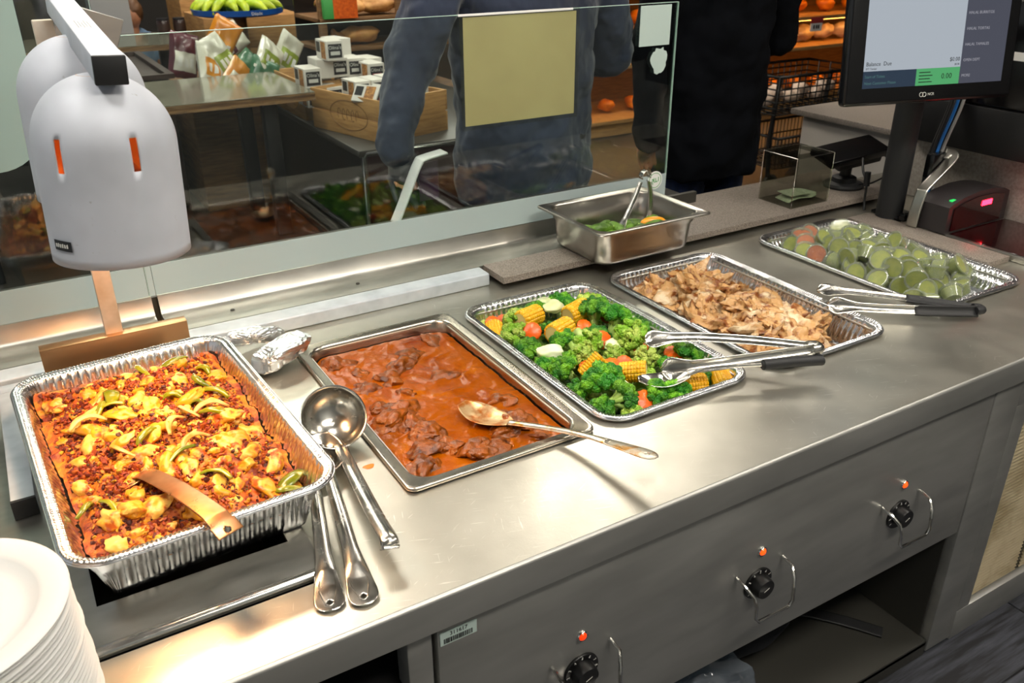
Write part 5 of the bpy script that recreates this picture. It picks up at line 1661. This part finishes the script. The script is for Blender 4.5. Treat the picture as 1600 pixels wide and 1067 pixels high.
PO = ((0.93, 4.02, 0.04, 'bag_white', 'bag_orange', -0.5, 0.5, 0.5, 'low at the left'), (1.00, 4.25, 0.14, 'bag_orange', 'bag_orange', -0.2, 0.6, 0.0, 'upper left'), (1.07, 4.12, 0.06, 'bag_white', 'bag_green', -0.4, -0.3, 0.6, 'in the middle'),
      (1.22, 4.02, 0.07, 'bag_white', 'bag_olive', -0.6, 0.8, 0.2, 'with the largest olive panel'), (1.36, 4.2, 0.05, 'bag_white', 'bag_green', -0.2, 0.7, 0.3, 'rightmost'), (1.05, 4.45, 0.13, 'bag_white', 'bag_maroon', -0.2, 1.0, 0.1, 'topmost'),
      (1.15, 3.98, -0.06, 'bag_teal', 'bag_teal', -0.3, 0.5, 0.1, 'in front'), (0.83, 4.30, 0.05, 'bag_maroon', 'bag_white', -0.2, 0.3, 0.2, 'at the far left'), (1.27, 4.10, -0.02, 'bag_teal', 'bag_green', -0.5, -0.6, 0.3, 'low beside the boxes'), (0.99, 3.99, -0.02, 'bag_orange', 'bag_white', -0.4, 0.9, 0.2, 'low in front'))
for k, a in enumerate(PO):
    x, y, z, m1, m2, rx, ry, rz, wh = a
    pouch('%s snack pouch in the pile behind the table, %s' % ({'bag_white': 'white', 'bag_orange': 'orange', 'bag_teal': 'teal green', 'bag_maroon': 'maroon'}[m1], wh), x, y, z-0.1, 0.17, 0.25, m1, m2, rx, ry, rz, k*3.3)
mk_ = tag(mk('pouch_stand', MB().rbox(0.79, 1.255, 3.97, 4.9, FLOOR, -0.10, 0.01), 'wood_dark'), 'low wooden stand under the snack pouches', 'stand')
# bananas on a blue tray
mat('banana_green', '#8fae1e', 0.4, col2='#b9cc2c', scale=14, rand=0.3)
mat('blue_tray', '#134f9c', 0.4)
bt = thing('banana_stand', 'blue rimmed round stand of green bananas on a wooden crate', 'produce stand', (1.46, 5.3, FLOOR))
mk('tray', MB().lathe([(0.0, 0.180), (0.27, 0.180), (0.30, 0.190), (0.305, 0.225), (0.298, 0.225), (0.285, 0.195), (0.0, 0.19)], 48, o=(1.455, 5.36, 0)), 'blue_tray', bt)
text('tray_lettering', 'Dépôt', 0.028, 'print_white', bt, frame((1.50, 5.052, 0.205), (1, 0, 0), (0, 0, 1)))
mk('pedestal', MB().tube([(1.455, 5.36, FLOOR), (1.455, 5.36, 0.18)], 0.05, 16), 'wood_dark', bt)
random.seed(91)
bmsh = []
for k in range(3):
    pts = [(0.125*math.sin(a), 0, 0.125*(1-math.cos(a))*-1) for a in [-1.0+2.0*q/10 for q in range(11)]]
    bmsh.append(mesh('banana', MB().tube(pts, [0.009, 0.017, 0.024, 0.028, 0.029, 0.029, 0.029, 0.028, 0.024, 0.017, 0.007], 10), 'banana_green', 180))
for k in range(34):
    o = D.objects.new('banana', bmsh[k % 3])
    COL.objects.link(o)
    a = -PI+2*PI*k/17
    rr_ = 0.20 if k < 17 else 0.10
    place(o, (1.455+rr_*math.cos(a), 5.36+rr_*math.sin(a), 0.255+(0.045 if k >= 17 else 0)+0.01*random.random()), (random.uniform(-0.3, 0.3), random.uniform(-0.2, 0.2), a+0.3+random.uniform(-0.3, 0.3)))
    tag(o, 'green banana, %s round the %s ring of the blue stand' % (ordinal(k % 17+1), 'outer' if k < 17 else 'inner'), 'banana', 'green bananas')
# wooden boxes and shelves further back
def wbox(name, label, cat, x0, x1, y0, y1, z0, z1, m='wood', n=2):
    t = thing(name, label, cat, ((x0+x1)/2, (y0+y1)/2, z0))
    h = (z1-z0)/n
    for k in range(n):
        mk('plank', MB().rbox(x0, x1, y0, y0+0.02, z0+k*h+0.003, z0+(k+1)*h-0.003, 0.003), m, t)
    mk('box_body', MB().box(x0, x1, y0+0.02, y1, z0, z1), m, t)
    return t
wbox('wooden_bin', 'wooden produce bin below the banana stand', 'produce bin', 1.30, 2.02, 5.75, 6.4, FLOOR, 0.13, n=4)
wbox('wooden_bin', 'wooden produce bin left of the bananas behind the jars', 'produce bin', 1.29, 1.60, 6.45, 7.0, FLOOR, 0.30, n=4)
wbox('cream_column', 'cream column at the left behind the heat lamps', 'column', 0.66, 0.93, 6.5, 6.8, FLOOR, 2.49, 'wall_cream', 1)
mat('jar_dark', '#2a1a16', 0.3)
for k, x in enumerate((1.10, 1.215)):
    t = thing('jar', ('dark lidded jar on the far table, left of the pair', 'dark lidded jar on the far table, right of the pair')[k], 'jar', (x, 6.2, 0.0), 'dark jars')
    mk('glass_body', MB().lathe([(0.0, 0.0), (0.043, 0.0), (0.045, 0.01), (0.045, 0.085), (0.04, 0.092), (0.0, 0.092)], 24, o=(x, 6.2, 0.0005)), 'jar_dark', t)
    mk('lid', MB().lathe([(0.042, 0.093), (0.043, 0.108), (0.0, 0.11)], 24, o=(x, 6.2, 0.0)), 'box_black', t)
    mk('label', MB().lathe([(0.0455, 0.02), (0.0455, 0.07)], 24, o=(x, 6.2, 0.0005)), 'crate_brown', t)
# dark chiller with price strip, bread shelf
ch = thing('chiller', 'black chiller cabinet with a white price strip behind the bananas', 'chiller', (2.3, 6.2, FLOOR))
mk('cabinet', MB().box(2.04, 3.3, 5.4, 6.6, FLOOR, 0.12), 'case_black', ch)
st_ = mk('price_strip', MB().box(2.04, 2.62, 5.385, 5.4, 0.125, 0.20), 'white', ch)
for k in range(5):
    mk('price_mark', MB().box(2.08+0.1*k, 2.11+0.1*k, 5.382, 5.385, 0.14, 0.17), 'box_red', st_, 0)
mk('glass_front', MB().box(1.75, 3.3, 5.25, 5.4, -0.55, -0.05), 'case_top', ch)
mat('bread', '#a87038', 0.6, col2='#c8985a', scale=12, rand=0.3)
mat('bread_bag', '#b98a58', 0.25, col2='#8a5e34', scale=9, coat=0.5)
bs = thing('bread_rack', 'dark wooden bread rack with wrapped loaves', 'rack', (2.1, 4.7, FLOOR))
for z in (-0.28, 0.03, 0.205):
    mk('shelf', MB().rbox(1.72, 2.75, 4.45, 4.95, z-0.025, z, 0.003), 'wood_dark', bs)
for x in (1.72, 2.24, 2.70):
    mk('upright', MB().rbox(x, x+0.045, 4.46, 4.50, FLOOR, 0.75, 0.003), 'wood_dark', bs)
mk('back', MB().box(1.72, 2.75, 4.95, 4.96, FLOOR, 0.75), 'case_black', bs)
for k, (x, z, lab) in enumerate(((1.97, -0.279, 'wrapped loaf low on the bread rack'), (2.02, 0.031, 'wrapped loaf on the middle shelf of the bread rack'), (1.93, 0.206, 'wrapped loaf at the top left of the bread rack'), (2.15, 0.206, 'wrapped loaf at the top right of the bread rack'))):
    t = thing('bread_loaf', lab, 'bread', (x, 4.6, z), 'wrapped loaves')
    mk('loaf', lump(200+k, 0.13, 0.09, 0.05, 0.25, 1.3, 0.08, 3.0).xf(Matrix.Translation((x, 4.58, z+0.058))), 'bread', t, 180)
    mk('wrapper_tail', MB().tube([(x-0.11, 4.58, z+0.05), (x-0.16, 4.57, z+0.075), (x-0.19, 4.56, z+0.085)], [0.03, 0.008, 0.022], 10), 'bread_bag', t, 180)
pk = thing('snack_carton', 'green and orange printed carton on the bread rack top', 'carton', (1.80, 4.55, 0.206))
mk('carton_body', MB().rbox(1.74, 1.95, 4.42, 4.47, 0.206, 0.33, 0.003), 'green_ink', pk)
mk('orange_panel', MB().box(1.80, 1.955, 4.415, 4.42, 0.206, 0.33), 'salsa_orange', pk, 0)
# bakery shelves on the right, cart in front
mat('bun', '#e08a18', 0.4, col2='#b85c0c', scale=9, rand=0.4, emit='#ff9a20', estr=0.0)
mat('bag_pink', '#cdb9a8', 0.35, col2='#a8917e', scale=10, rand=0.2)
mat('bakery_lamp', '#ffe0b0', 0.4, emit='#ffb050', estr=14.0)
bk = thing('bakery_shelf', 'warm lit bakery shelving behind the dark hooded person', 'shelving', (6.0, 4.6, FLOOR))
for z in (-0.62, -0.22, 0.02, 0.30):
    mk('shelf', MB().rbox(3.2, 8.0, 4.3, 5.0, z-0.03, z, 0.004), 'wood', bk)
    mk('shelf_lamp', MB().box(3.3, 7.9, 4.36, 4.39, z-0.04, z-0.031), 'bakery_lamp', bk)
mk('back_board', MB().box(3.2, 8.0, 5.0, 5.03, FLOOR, 1.2), 'wood_dark', bk)
mk('kick_board', MB().box(3.2, 8.0, 4.32, 4.36, FLOOR, -0.651), 'wood', bk)
random.seed(95)
BN = [mesh('bun', lump(220+k, 0.085, 0.07, 0.055, 0.25, 1.4, 0.08, 3.0, 18, 12), 'bun', 180) for k in range(3)]
BP = [mesh('bunbag', lump(230+k, 0.09, 0.08, 0.065, 0.35, 1.6, 0.18, 4.0, 18, 12), 'bag_pink', 180) for k in range(3)]
for row, (z, ms, nm, lb) in enumerate(((0.0205, BN, 'bun', 'golden bun on the upper bakery shelf'), (-0.2195, BP, 'wrapped_bun', 'pale wrapped roll on the middle bakery shelf'), (-0.6195, BN, 'bun', 'golden bun on the lower bakery shelf'))):
    for k in range(17):
        o = D.objects.new(nm, ms[k % 3])
        COL.objects.link(o)
        place(o, (3.5+0.26*k+random.uniform(-0.03, 0.03), 4.55+random.uniform(-0.05, 0.05), z+(0.062 if nm == 'bun' else 0.078)), (0, 0, random.uniform(0, 6)), random.uniform(0.85, 1.05))
        tag(o, '%s, %s from the left' % (lb, ordinal(k+1)), 'bun', 'bakery buns')
for k, (x, z) in enumerate(((5.45, 0.02), (5.98, 0.00), (4.2, 0.02), (3.6, 0.02))):
    t = thing('price_tag', 'red and white price tag on bakery shelf, %s' % ('left of the monitor', 'beside the monitor edge', 'behind the dark hoodie', 'seen past the jacket')[k], 'price tag', (x, 4.29, z), 'bakery price tags')
    mk('card', MB().box(x-0.07, x+0.07, 4.292, 4.296, z-0.10, z), 'white', t, 0)
    mk('red_band', MB().box(x-0.075, x+0.075, 4.289, 4.292, z-0.035, z+0.012), 'box_red', t, 0)
    mk('digits', MB().box(x-0.035, x-0.02, 4.289, 4.292, z-0.08, z-0.05).box(x-0.005, x+0.01, 4.289, 4.292, z-0.08, z-0.05).box(x+0.02, x+0.035, 4.289, 4.292, z-0.08, z-0.05), 'box_black', t, 0)
ct = thing('shopping_cart', 'black wire shopping cart beside the dark hooded person', 'cart', (4.1, 2.7, FLOOR))
mat('wire', '#1d1d1c', 0.4, 0.6)
def wirebox(x0, x1, y0, y1, z0, z1, nx, nz):
    w = MB()
    for k in range(nx+1):
        x = lerp(x0, x1, k/nx)
        w.tube([(x, y1, z1), (x, y1, z0), (x, y0, z0), (x, y0, z1)], 0.0042, 5)
    for k in range(nz+1):
        z = lerp(z0, z1, k/nz)
        r_ = 0.009 if k == nz else 0.0045
        w.tube([(x0, y0, z), (x1, y0, z), (x1, y1, z), (x0, y1, z), (x0, y0, z)], r_, 5)
    for k in range(6):
        y = lerp(y0, y1, k/5)
        w.tube([(x0, y, z1), (x0, y, z0), (x1, y, z0), (x1, y, z1)], 0.0042, 5)
    return w
mk('upper_basket', wirebox(3.72, 4.45, 2.55, 3.0, -0.27, -0.06, 14, 6), 'wire', ct, 180)
mk('lower_basket', wirebox(3.80, 4.50, 2.58, 3.0, -0.60, -0.42, 22, 2), 'wire', ct, 180)
for x in (3.80, 4.22, 4.42):
    mk('frame_leg', MB().tube([(x, 2.62, -0.06), (x-0.03, 2.62, -0.42), (x, 2.62, FLOOR+0.05)], 0.014, 8), 'wire', ct)
for x in (3.82, 4.40):
    for y in (2.62, 2.95):
        mk('wheel', MB().lathe([(0.0, -0.012), (0.05, -0.012), (0.05, 0.012), (0.0, 0.012)], 20, M=Matrix.Rotation(PI/2, 4, 'X'), o=(x, y, FLOOR+0.05)), 'black_rubber', ct)
random.seed(96)
for k in range(6):
    o = D.objects.new('wrapped_bread', BP[k % 3])
    COL.objects.link(o)
    place(o, (3.84+0.11*k, 2.76+0.03*(k % 2), -0.222+0.03*(k % 2)), (0, 0, k*1.1), 0.62)
    tag(o, 'pale wrapped bread in the cart basket, %s from the left' % ordinal(k+1), 'bread', 'bread in the cart')
lgd = thing('bagging_ledge', 'pale bagging ledge with speckled top behind the till pole', 'ledge', (2.9, 1.1, FLOOR))
mat('ledge_white', '#b9b2a8', 0.6)
mk('ledge_body', MB().rbox(2.50, 3.6, 0.86, 1.30, FLOOR, 0.078, 0.004), 'ledge_white', lgd)
mk('ledge_top', MB().rbox(2.46, 3.62, 0.83, 1.33, 0.079, 0.10, 0.004), 'granite', lgd)
mk('wire_stand', MB().tube(smooth_path([(2.60, 0.90, 0.10), (2.62, 0.95, 0.13), (2.75, 0.98, 0.135), (2.80, 0.92, 0.10)], 6), 0.006, 8), 'chrome', lgd)

# folded card on the customer ledge
mat('purple_print', '#3a1538', 0.5)
cdh = thing('folded_leaflet', 'white edged folded leaflet with purple print behind the glass', 'leaflet', (0.95, 0.95, 0.05))
pth = smooth_path([(0.690, 1.0, 0.0435), (0.712, 1.0, 0.085), (0.748, 1.0, 0.160), (0.766, 1.0, 0.192), (0.778, 1.0, 0.200), (0.838, 1.0, 0.209)], 7)
mk('card', strip(MB(), pth, lambda q: 0.022, lambda q: 0, (-0.1, 0, 1)), 'white', cdh, 60, solid=0.005)
mk('print', MB().rbox(0.770, 0.825, 1.012, 1.016, 0.085, 0.185, 0.001, 1), 'purple_print', cdh)
tag(mk('customer_shelf', MB().rbox(-0.9, 1.5, 0.790, 1.04, 0.018, 0.040, 0.003), 'steel_dark'), 'narrow dark steel shelf on the customer side of glass', 'shelf')

# ------------------------------------------------------------------ people
mat('skin', '#c08a6a', 0.5, col2='#b07a5a', scale=20, sss=0.1)
mat('jacket', '#333a4c', 0.85, spec=0.2, col2='#2b3040', scale=5, bump=0.8, bscale=11, bdist=0.03, bdetail=2, sheen=0.2)
mat('hoodie', '#050609', 0.95, spec=0.1, col2='#0c0e13', scale=5, bump=0.5, bscale=8, bdist=0.02, bdetail=2)
mat('jeans', '#1c2f55', 0.9, col2='#14223e', scale=30, bump=0.2, bscale=200, bdist=0.001)
mat('dark_pants', '#1a1a1f', 0.9)
mat('hair_dark', '#1c130d', 0.6, bump=0.6, bscale=120, bdist=0.004)
mat('hair_brown', '#5a3a1c', 0.6, bump=0.6, bscale=120, bdist=0.004)
mat('shoe', '#151515', 0.5)
mat('shirt_blue', '#6d8aa8', 0.8)
mat('dark_hand', '#2b2d33', 0.6)
mat('eye', '#1a1412', 0.2)
def cap(mb, a, b, ra, rb, sq=None, n=16):
    # tapered limb with rounded ends; sq = (x scale, y scale) flattens it
    a, b = Vector(a), Vector(b)
    d = b-a
    pts, rs = [], []
    for k in range(6):
        t = PI/2*(1-k/5)
        pts.append(a-d.normalized()*ra*math.sin(t))
        rs.append(max(0.0005, ra*math.cos(t)))
    for k in range(1, 5):
        pts.append(a.lerp(b, k/5))
        rs.append(lerp(ra, rb, k/5))
    for k in range(6):
        t = PI/2*k/5
        pts.append(b+d.normalized()*rb*math.sin(t))
        rs.append(max(0.0005, rb*math.cos(t)))
    st = len(mb.v)
    mb.tube(pts, rs, n)
    if sq:
        for i in range(st, len(mb.v)):
            v = Vector(mb.v[i])
            q = max(0, min(1, (v-a).dot(d)/d.dot(d)))
            o = a+d*q
            mb.v[i] = (o.x+(v.x-o.x)*sq[0], o.y+(v.y-o.y)*sq[1], v.z)
def skinny(name, mb, m, parent, vox=0.012, fold=0.0, fs=0.12, it=6):
    o = mk(name, mb, m, parent, 180)
    r = o.modifiers.new('merge', 'REMESH')
    r.mode = 'VOXEL'
    r.voxel_size = vox
    r.use_smooth_shade = True
    s = o.modifiers.new('soften', 'SMOOTH')
    s.iterations = it
    s.factor = 0.5
    if fold:
        tx_ = D.textures.new('folds', 'CLOUDS')
        tx_.noise_scale = fs
        tx_.noise_depth = 2
        dm = o.modifiers.new('folds', 'DISPLACE')
        dm.texture = tx_
        dm.strength = fold
        dm.mid_level = 0.5
        dm.texture_coords = 'GLOBAL'
    return o
def hand(mb, wrist, dirv, side, s=1.0):
    # palm and five fingers, slightly curled; side = direction of the thumb
    w, d, sd = Vector(wrist), Vector(dirv).normalized(), Vector(side).normalized()
    pn = d.cross(sd).normalized()
    pc = w+d*0.045*s
    cap(mb, w, w+d*0.075*s, 0.026*s, 0.036*s, None, 12)
    for k in range(4):
        off = sd*(0.031-0.0208*k)*s
        ln = (0.070, 0.078, 0.072, 0.056)[k]*s
        a = w+d*0.085*s+off
        b = a+d*ln*0.55+pn*0.008*s
        e = b+d*ln*0.45+pn*0.022*s
        cap(mb, a, b, 0.0095*s, 0.0088*s, None, 8)
        cap(mb, b, e, 0.0088*s, 0.0075*s, None, 8)
    a = w+d*0.030*s+sd*0.026*s
    b = a+d*0.032*s+sd*0.022*s
    e = b+d*0.030*s+sd*0.006*s
    cap(mb, a, b, 0.0125*s, 0.0105*s, None, 8)
    cap(mb, b, e, 0.0105*s, 0.0085*s, None, 8)
def dark_hand(t, A, m):  # dark grey shell laid over the hand
    g = MB()
    hand(g, A[2], A[3], A[4], 1.06)
    skinny('dark_hand', g, m, t, 0.0045, it=2)
def person(label, x, y, S, top, legs, hair, armL, armR, lean=(0, 0), hem=0.06, wide=1.0, face=1, dark_left_hand=False):
    # armL / armR: shoulder, elbow, wrist, fingertip direction
    t = thing('person', label, 'person', (x, y, FLOOR))
    Z = lambda h: FLOOR+h*S
    lx, ly = lean
    hip = Vector((x, y, Z(0.93)))
    ch = Vector((x+lx*0.6, y+ly*0.6, Z(1.28)))
    nk = Vector((x+lx, y+ly, Z(1.50)))
    hd = nk+Vector((lx*0.1, -0.02*face, 0.155*S))
    b = MB()
    cap(b, hip, ch, 0.125*wide, 0.135*wide, (1.25, 0.85))
    cap(b, nk-Vector((0, 0, 0.06)), nk+Vector((0, 0, 0.07)), 0.058, 0.055)
    b.ball(hd, 0.112*S, 24, 18, sq=(0.78, 0.93, 1.08))
    b.ball(hd+Vector((0, -0.03*face, -0.06*S)), 0.065*S, 18, 12, sq=(0.9, 0.95, 0.9))
    b.ball(hd+Vector((0, -0.112*S*face, -0.012*S)), 0.017, 10, 8, sq=(0.8, 1.0, 1.3))
    for s in (-1, 1):
        b.ball(hd+Vector((s*0.088*S, 0.005, -0.005)), 0.026, 10, 8, sq=(0.35, 0.7, 1.2))
    for A in (armL, armR):
        cap(b, A[0], A[1], 0.045, 0.036)
        cap(b, A[1], A[2], 0.036, 0.025)
        hand(b, A[2], A[3], A[4], 0.80 if dark_left_hand and A is armL else 1.0)
    for s in (-1, 1):
        cap(b, (x+s*0.095, y, Z(0.90)), (x+s*0.10, y-0.01*face, Z(0.49)), 0.088, 0.062)
        cap(b, (x+s*0.10, y-0.01*face, Z(0.49)), (x+s*0.10, y+0.01*face, Z(0.09)), 0.060, 0.042)
    body = skinny('body', b, 'skin', t, 0.0055, it=3)
    j = MB()
    cap(j, (hip.x, hip.y, Z(0.0)+(-FLOOR)+hem+0.10*0 if False else hem+0.11), (ch.x, ch.y, ch.z), 0.150*wide, 0.165*wide, (1.30, 0.84), 20)
    cap(j, ch, nk-Vector((0, 0, 0.06)), 0.160*wide, 0.085, (1.25, 0.85), 20)
    j.rings([[(lerp(hip.x, ch.x, 0.05)+0.205*wide*math.cos(q), lerp(hip.y, ch.y, 0.05)+0.135*wide*math.sin(q), z) for q in [2*PI*k/28 for k in range(28)]] for z in (hem, hem+0.03, hem+0.12, hem+0.2)], True, True, True)
    for A in (armL, armR):
        A0_, A1_, A2_ = Vector(A[0]), Vector(A[1]), Vector(A[2])
        cap(j, Vector((lerp(nk.x, A0_.x, 0.35), A0_.y, A0_.z+0.03)), A0_, 0.08, 0.080)
        cap(j, A0_, A1_, 0.080, 0.066)
        cap(j, A1_, A2_.lerp(A1_, -0.12), 0.066, 0.048)
    skinny('jacket', j, top, t, 0.011, fold=0.042, fs=0.10, it=4)
    if dark_left_hand:
        dark_hand(t, armL, 'dark_hand')
    p = MB()
    cap(p, (x, y, Z(0.93)), (x, y, Z(1.00)), 0.135*wide, 0.135*wide, (1.2, 0.85))
    for s in (-1, 1):
        cap(p, (x+s*0.085, y, Z(0.90)), (x+s*0.10, y-0.01*face, Z(0.49)), 0.112, 0.082)
        cap(p, (x+s*0.10, y-0.01*face, Z(0.49)), (x+s*0.10, y+0.01*face, Z(0.11)), 0.080, 0.066)
    skinny('trousers', p, legs, t, 0.012, fold=0.02, fs=0.09)
    for s in (-1, 1):
        q = MB()
        cap(q, (x+s*0.10, y+0.04*face, FLOOR+0.045), (x+s*0.11, y-0.14*face, FLOOR+0.035), 0.044, 0.036)
        mk('shoe', q, 'shoe', t, 180)
    h = MB()
    h.ball(hd+Vector((0, 0.016*face, 0.022*S)), 0.118*S, 24, 16, 0.10, 3.0, sq=(0.82, 0.95, 1.02))
    skinny('hair', h, hair, t, 0.010, it=2)
    for s in (-1, 1):
        e = MB()
        e.ball(hd+Vector((s*0.036*S, -0.098*S*face, 0.012*S)), 0.0105, 10, 8)
        mk('eye', e, 'eye', body, 180)
    m_ = MB()
    m_.tube([hd+Vector((-0.024, -0.098*S*face, -0.062*S)), hd+Vector((0, -0.106*S*face, -0.064*S)), hd+Vector((0.024, -0.098*S*face, -0.062*S))], [0.002, 0.005, 0.002], 8)
    mk('mouth', m_, 'box_red', body, 180)
    return t
person('person in a dark blue-grey jacket standing behind the glass, arm lowered', 1.20, 1.20, 1.0, 'jacket', 'dark_pants', 'hair_dark',
       ((0.955, 1.18, 0.66), (0.825, 1.17, 0.385), (0.752, 1.10, 0.225), (0.05, -0.25, -1.0), (1, -0.3, 0)),
       ((1.455, 1.19, 0.66), (1.535, 1.24, 0.38), (1.43, 1.42, 0.30), (-0.8, 0.5, 0.1), (0, 0.2, 1)), hem=0.00, wide=1.06, face=-1, dark_left_hand=True)
person('person in a black hooded top and jeans, back turned, beside the till', 2.135, 1.42, 1.0, 'hoodie', 'jeans', 'hair_dark',
       ((1.92, 1.40, 0.66), (1.825, 1.41, 0.36), (1.84, 1.40, 0.07), (0.3, 0.5, -0.9), (1, -0.1, 0.3)),
       ((2.42, 1.40, 0.64), (2.47, 1.44, 0.34), (2.36, 1.66, 0.26), (-0.7, 0.6, 0.1), (0, 0.2, 1)), hem=-0.115, wide=1.10, face=-1)
# child far back
ck = thing('person', 'child with short brown hair in a blue shirt near the jars', 'person', (0.99, 6.95, FLOOR))
b = MB()
hc = Vector((0.985, 6.9, 0.085))
b.ball(hc, 0.098, 20, 14, sq=(0.8, 0.95, 1.05))
b.ball(hc+Vector((-0.085, -0.01, -0.015)), 0.018, 8, 6)
cap(b, hc+Vector((0, 0, -0.14)), hc+Vector((0, 0, -0.06)), 0.045, 0.045)
cap(b, (1.0, 6.95, -0.45), (1.0, 6.95, -0.12), 0.09, 0.10)
for s in (-1, 1):
    cap(b, (1.0+s*0.06, 6.95, -0.42), (1.0+s*0.06, 6.95, FLOOR+0.05), 0.055, 0.04)
    cap(b, (1.0+s*0.12, 6.95, -0.12), (1.0+s*0.16, 6.92, -0.30), 0.035, 0.03)
    hand(b, (1.0+s*0.16, 6.92, -0.32), (0, -0.2, -1), (-s, -0.2, 0), 0.7)
skinny('body', b, 'skin', ck, 0.009, it=3)
h = MB()
h.ball(hc+Vector((0.014, 0.012, 0.026)), 0.103, 20, 14, 0.12, 3.0, sq=(0.82, 0.98, 0.98))
skinny('hair', h, 'hair_brown', ck, 0.009, it=2)
q = MB()
cap(q, (1.0, 6.95, -0.40), (1.0, 6.95, -0.13), 0.115, 0.12, (1.1, 0.9))
for s in (-1, 1):
    cap(q, (1.0+s*0.10, 6.95, -0.10), (1.0+s*0.15, 6.93, -0.24), 0.05, 0.045)
skinny('shirt', q, 'shirt_blue', ck, 0.010, it=3)
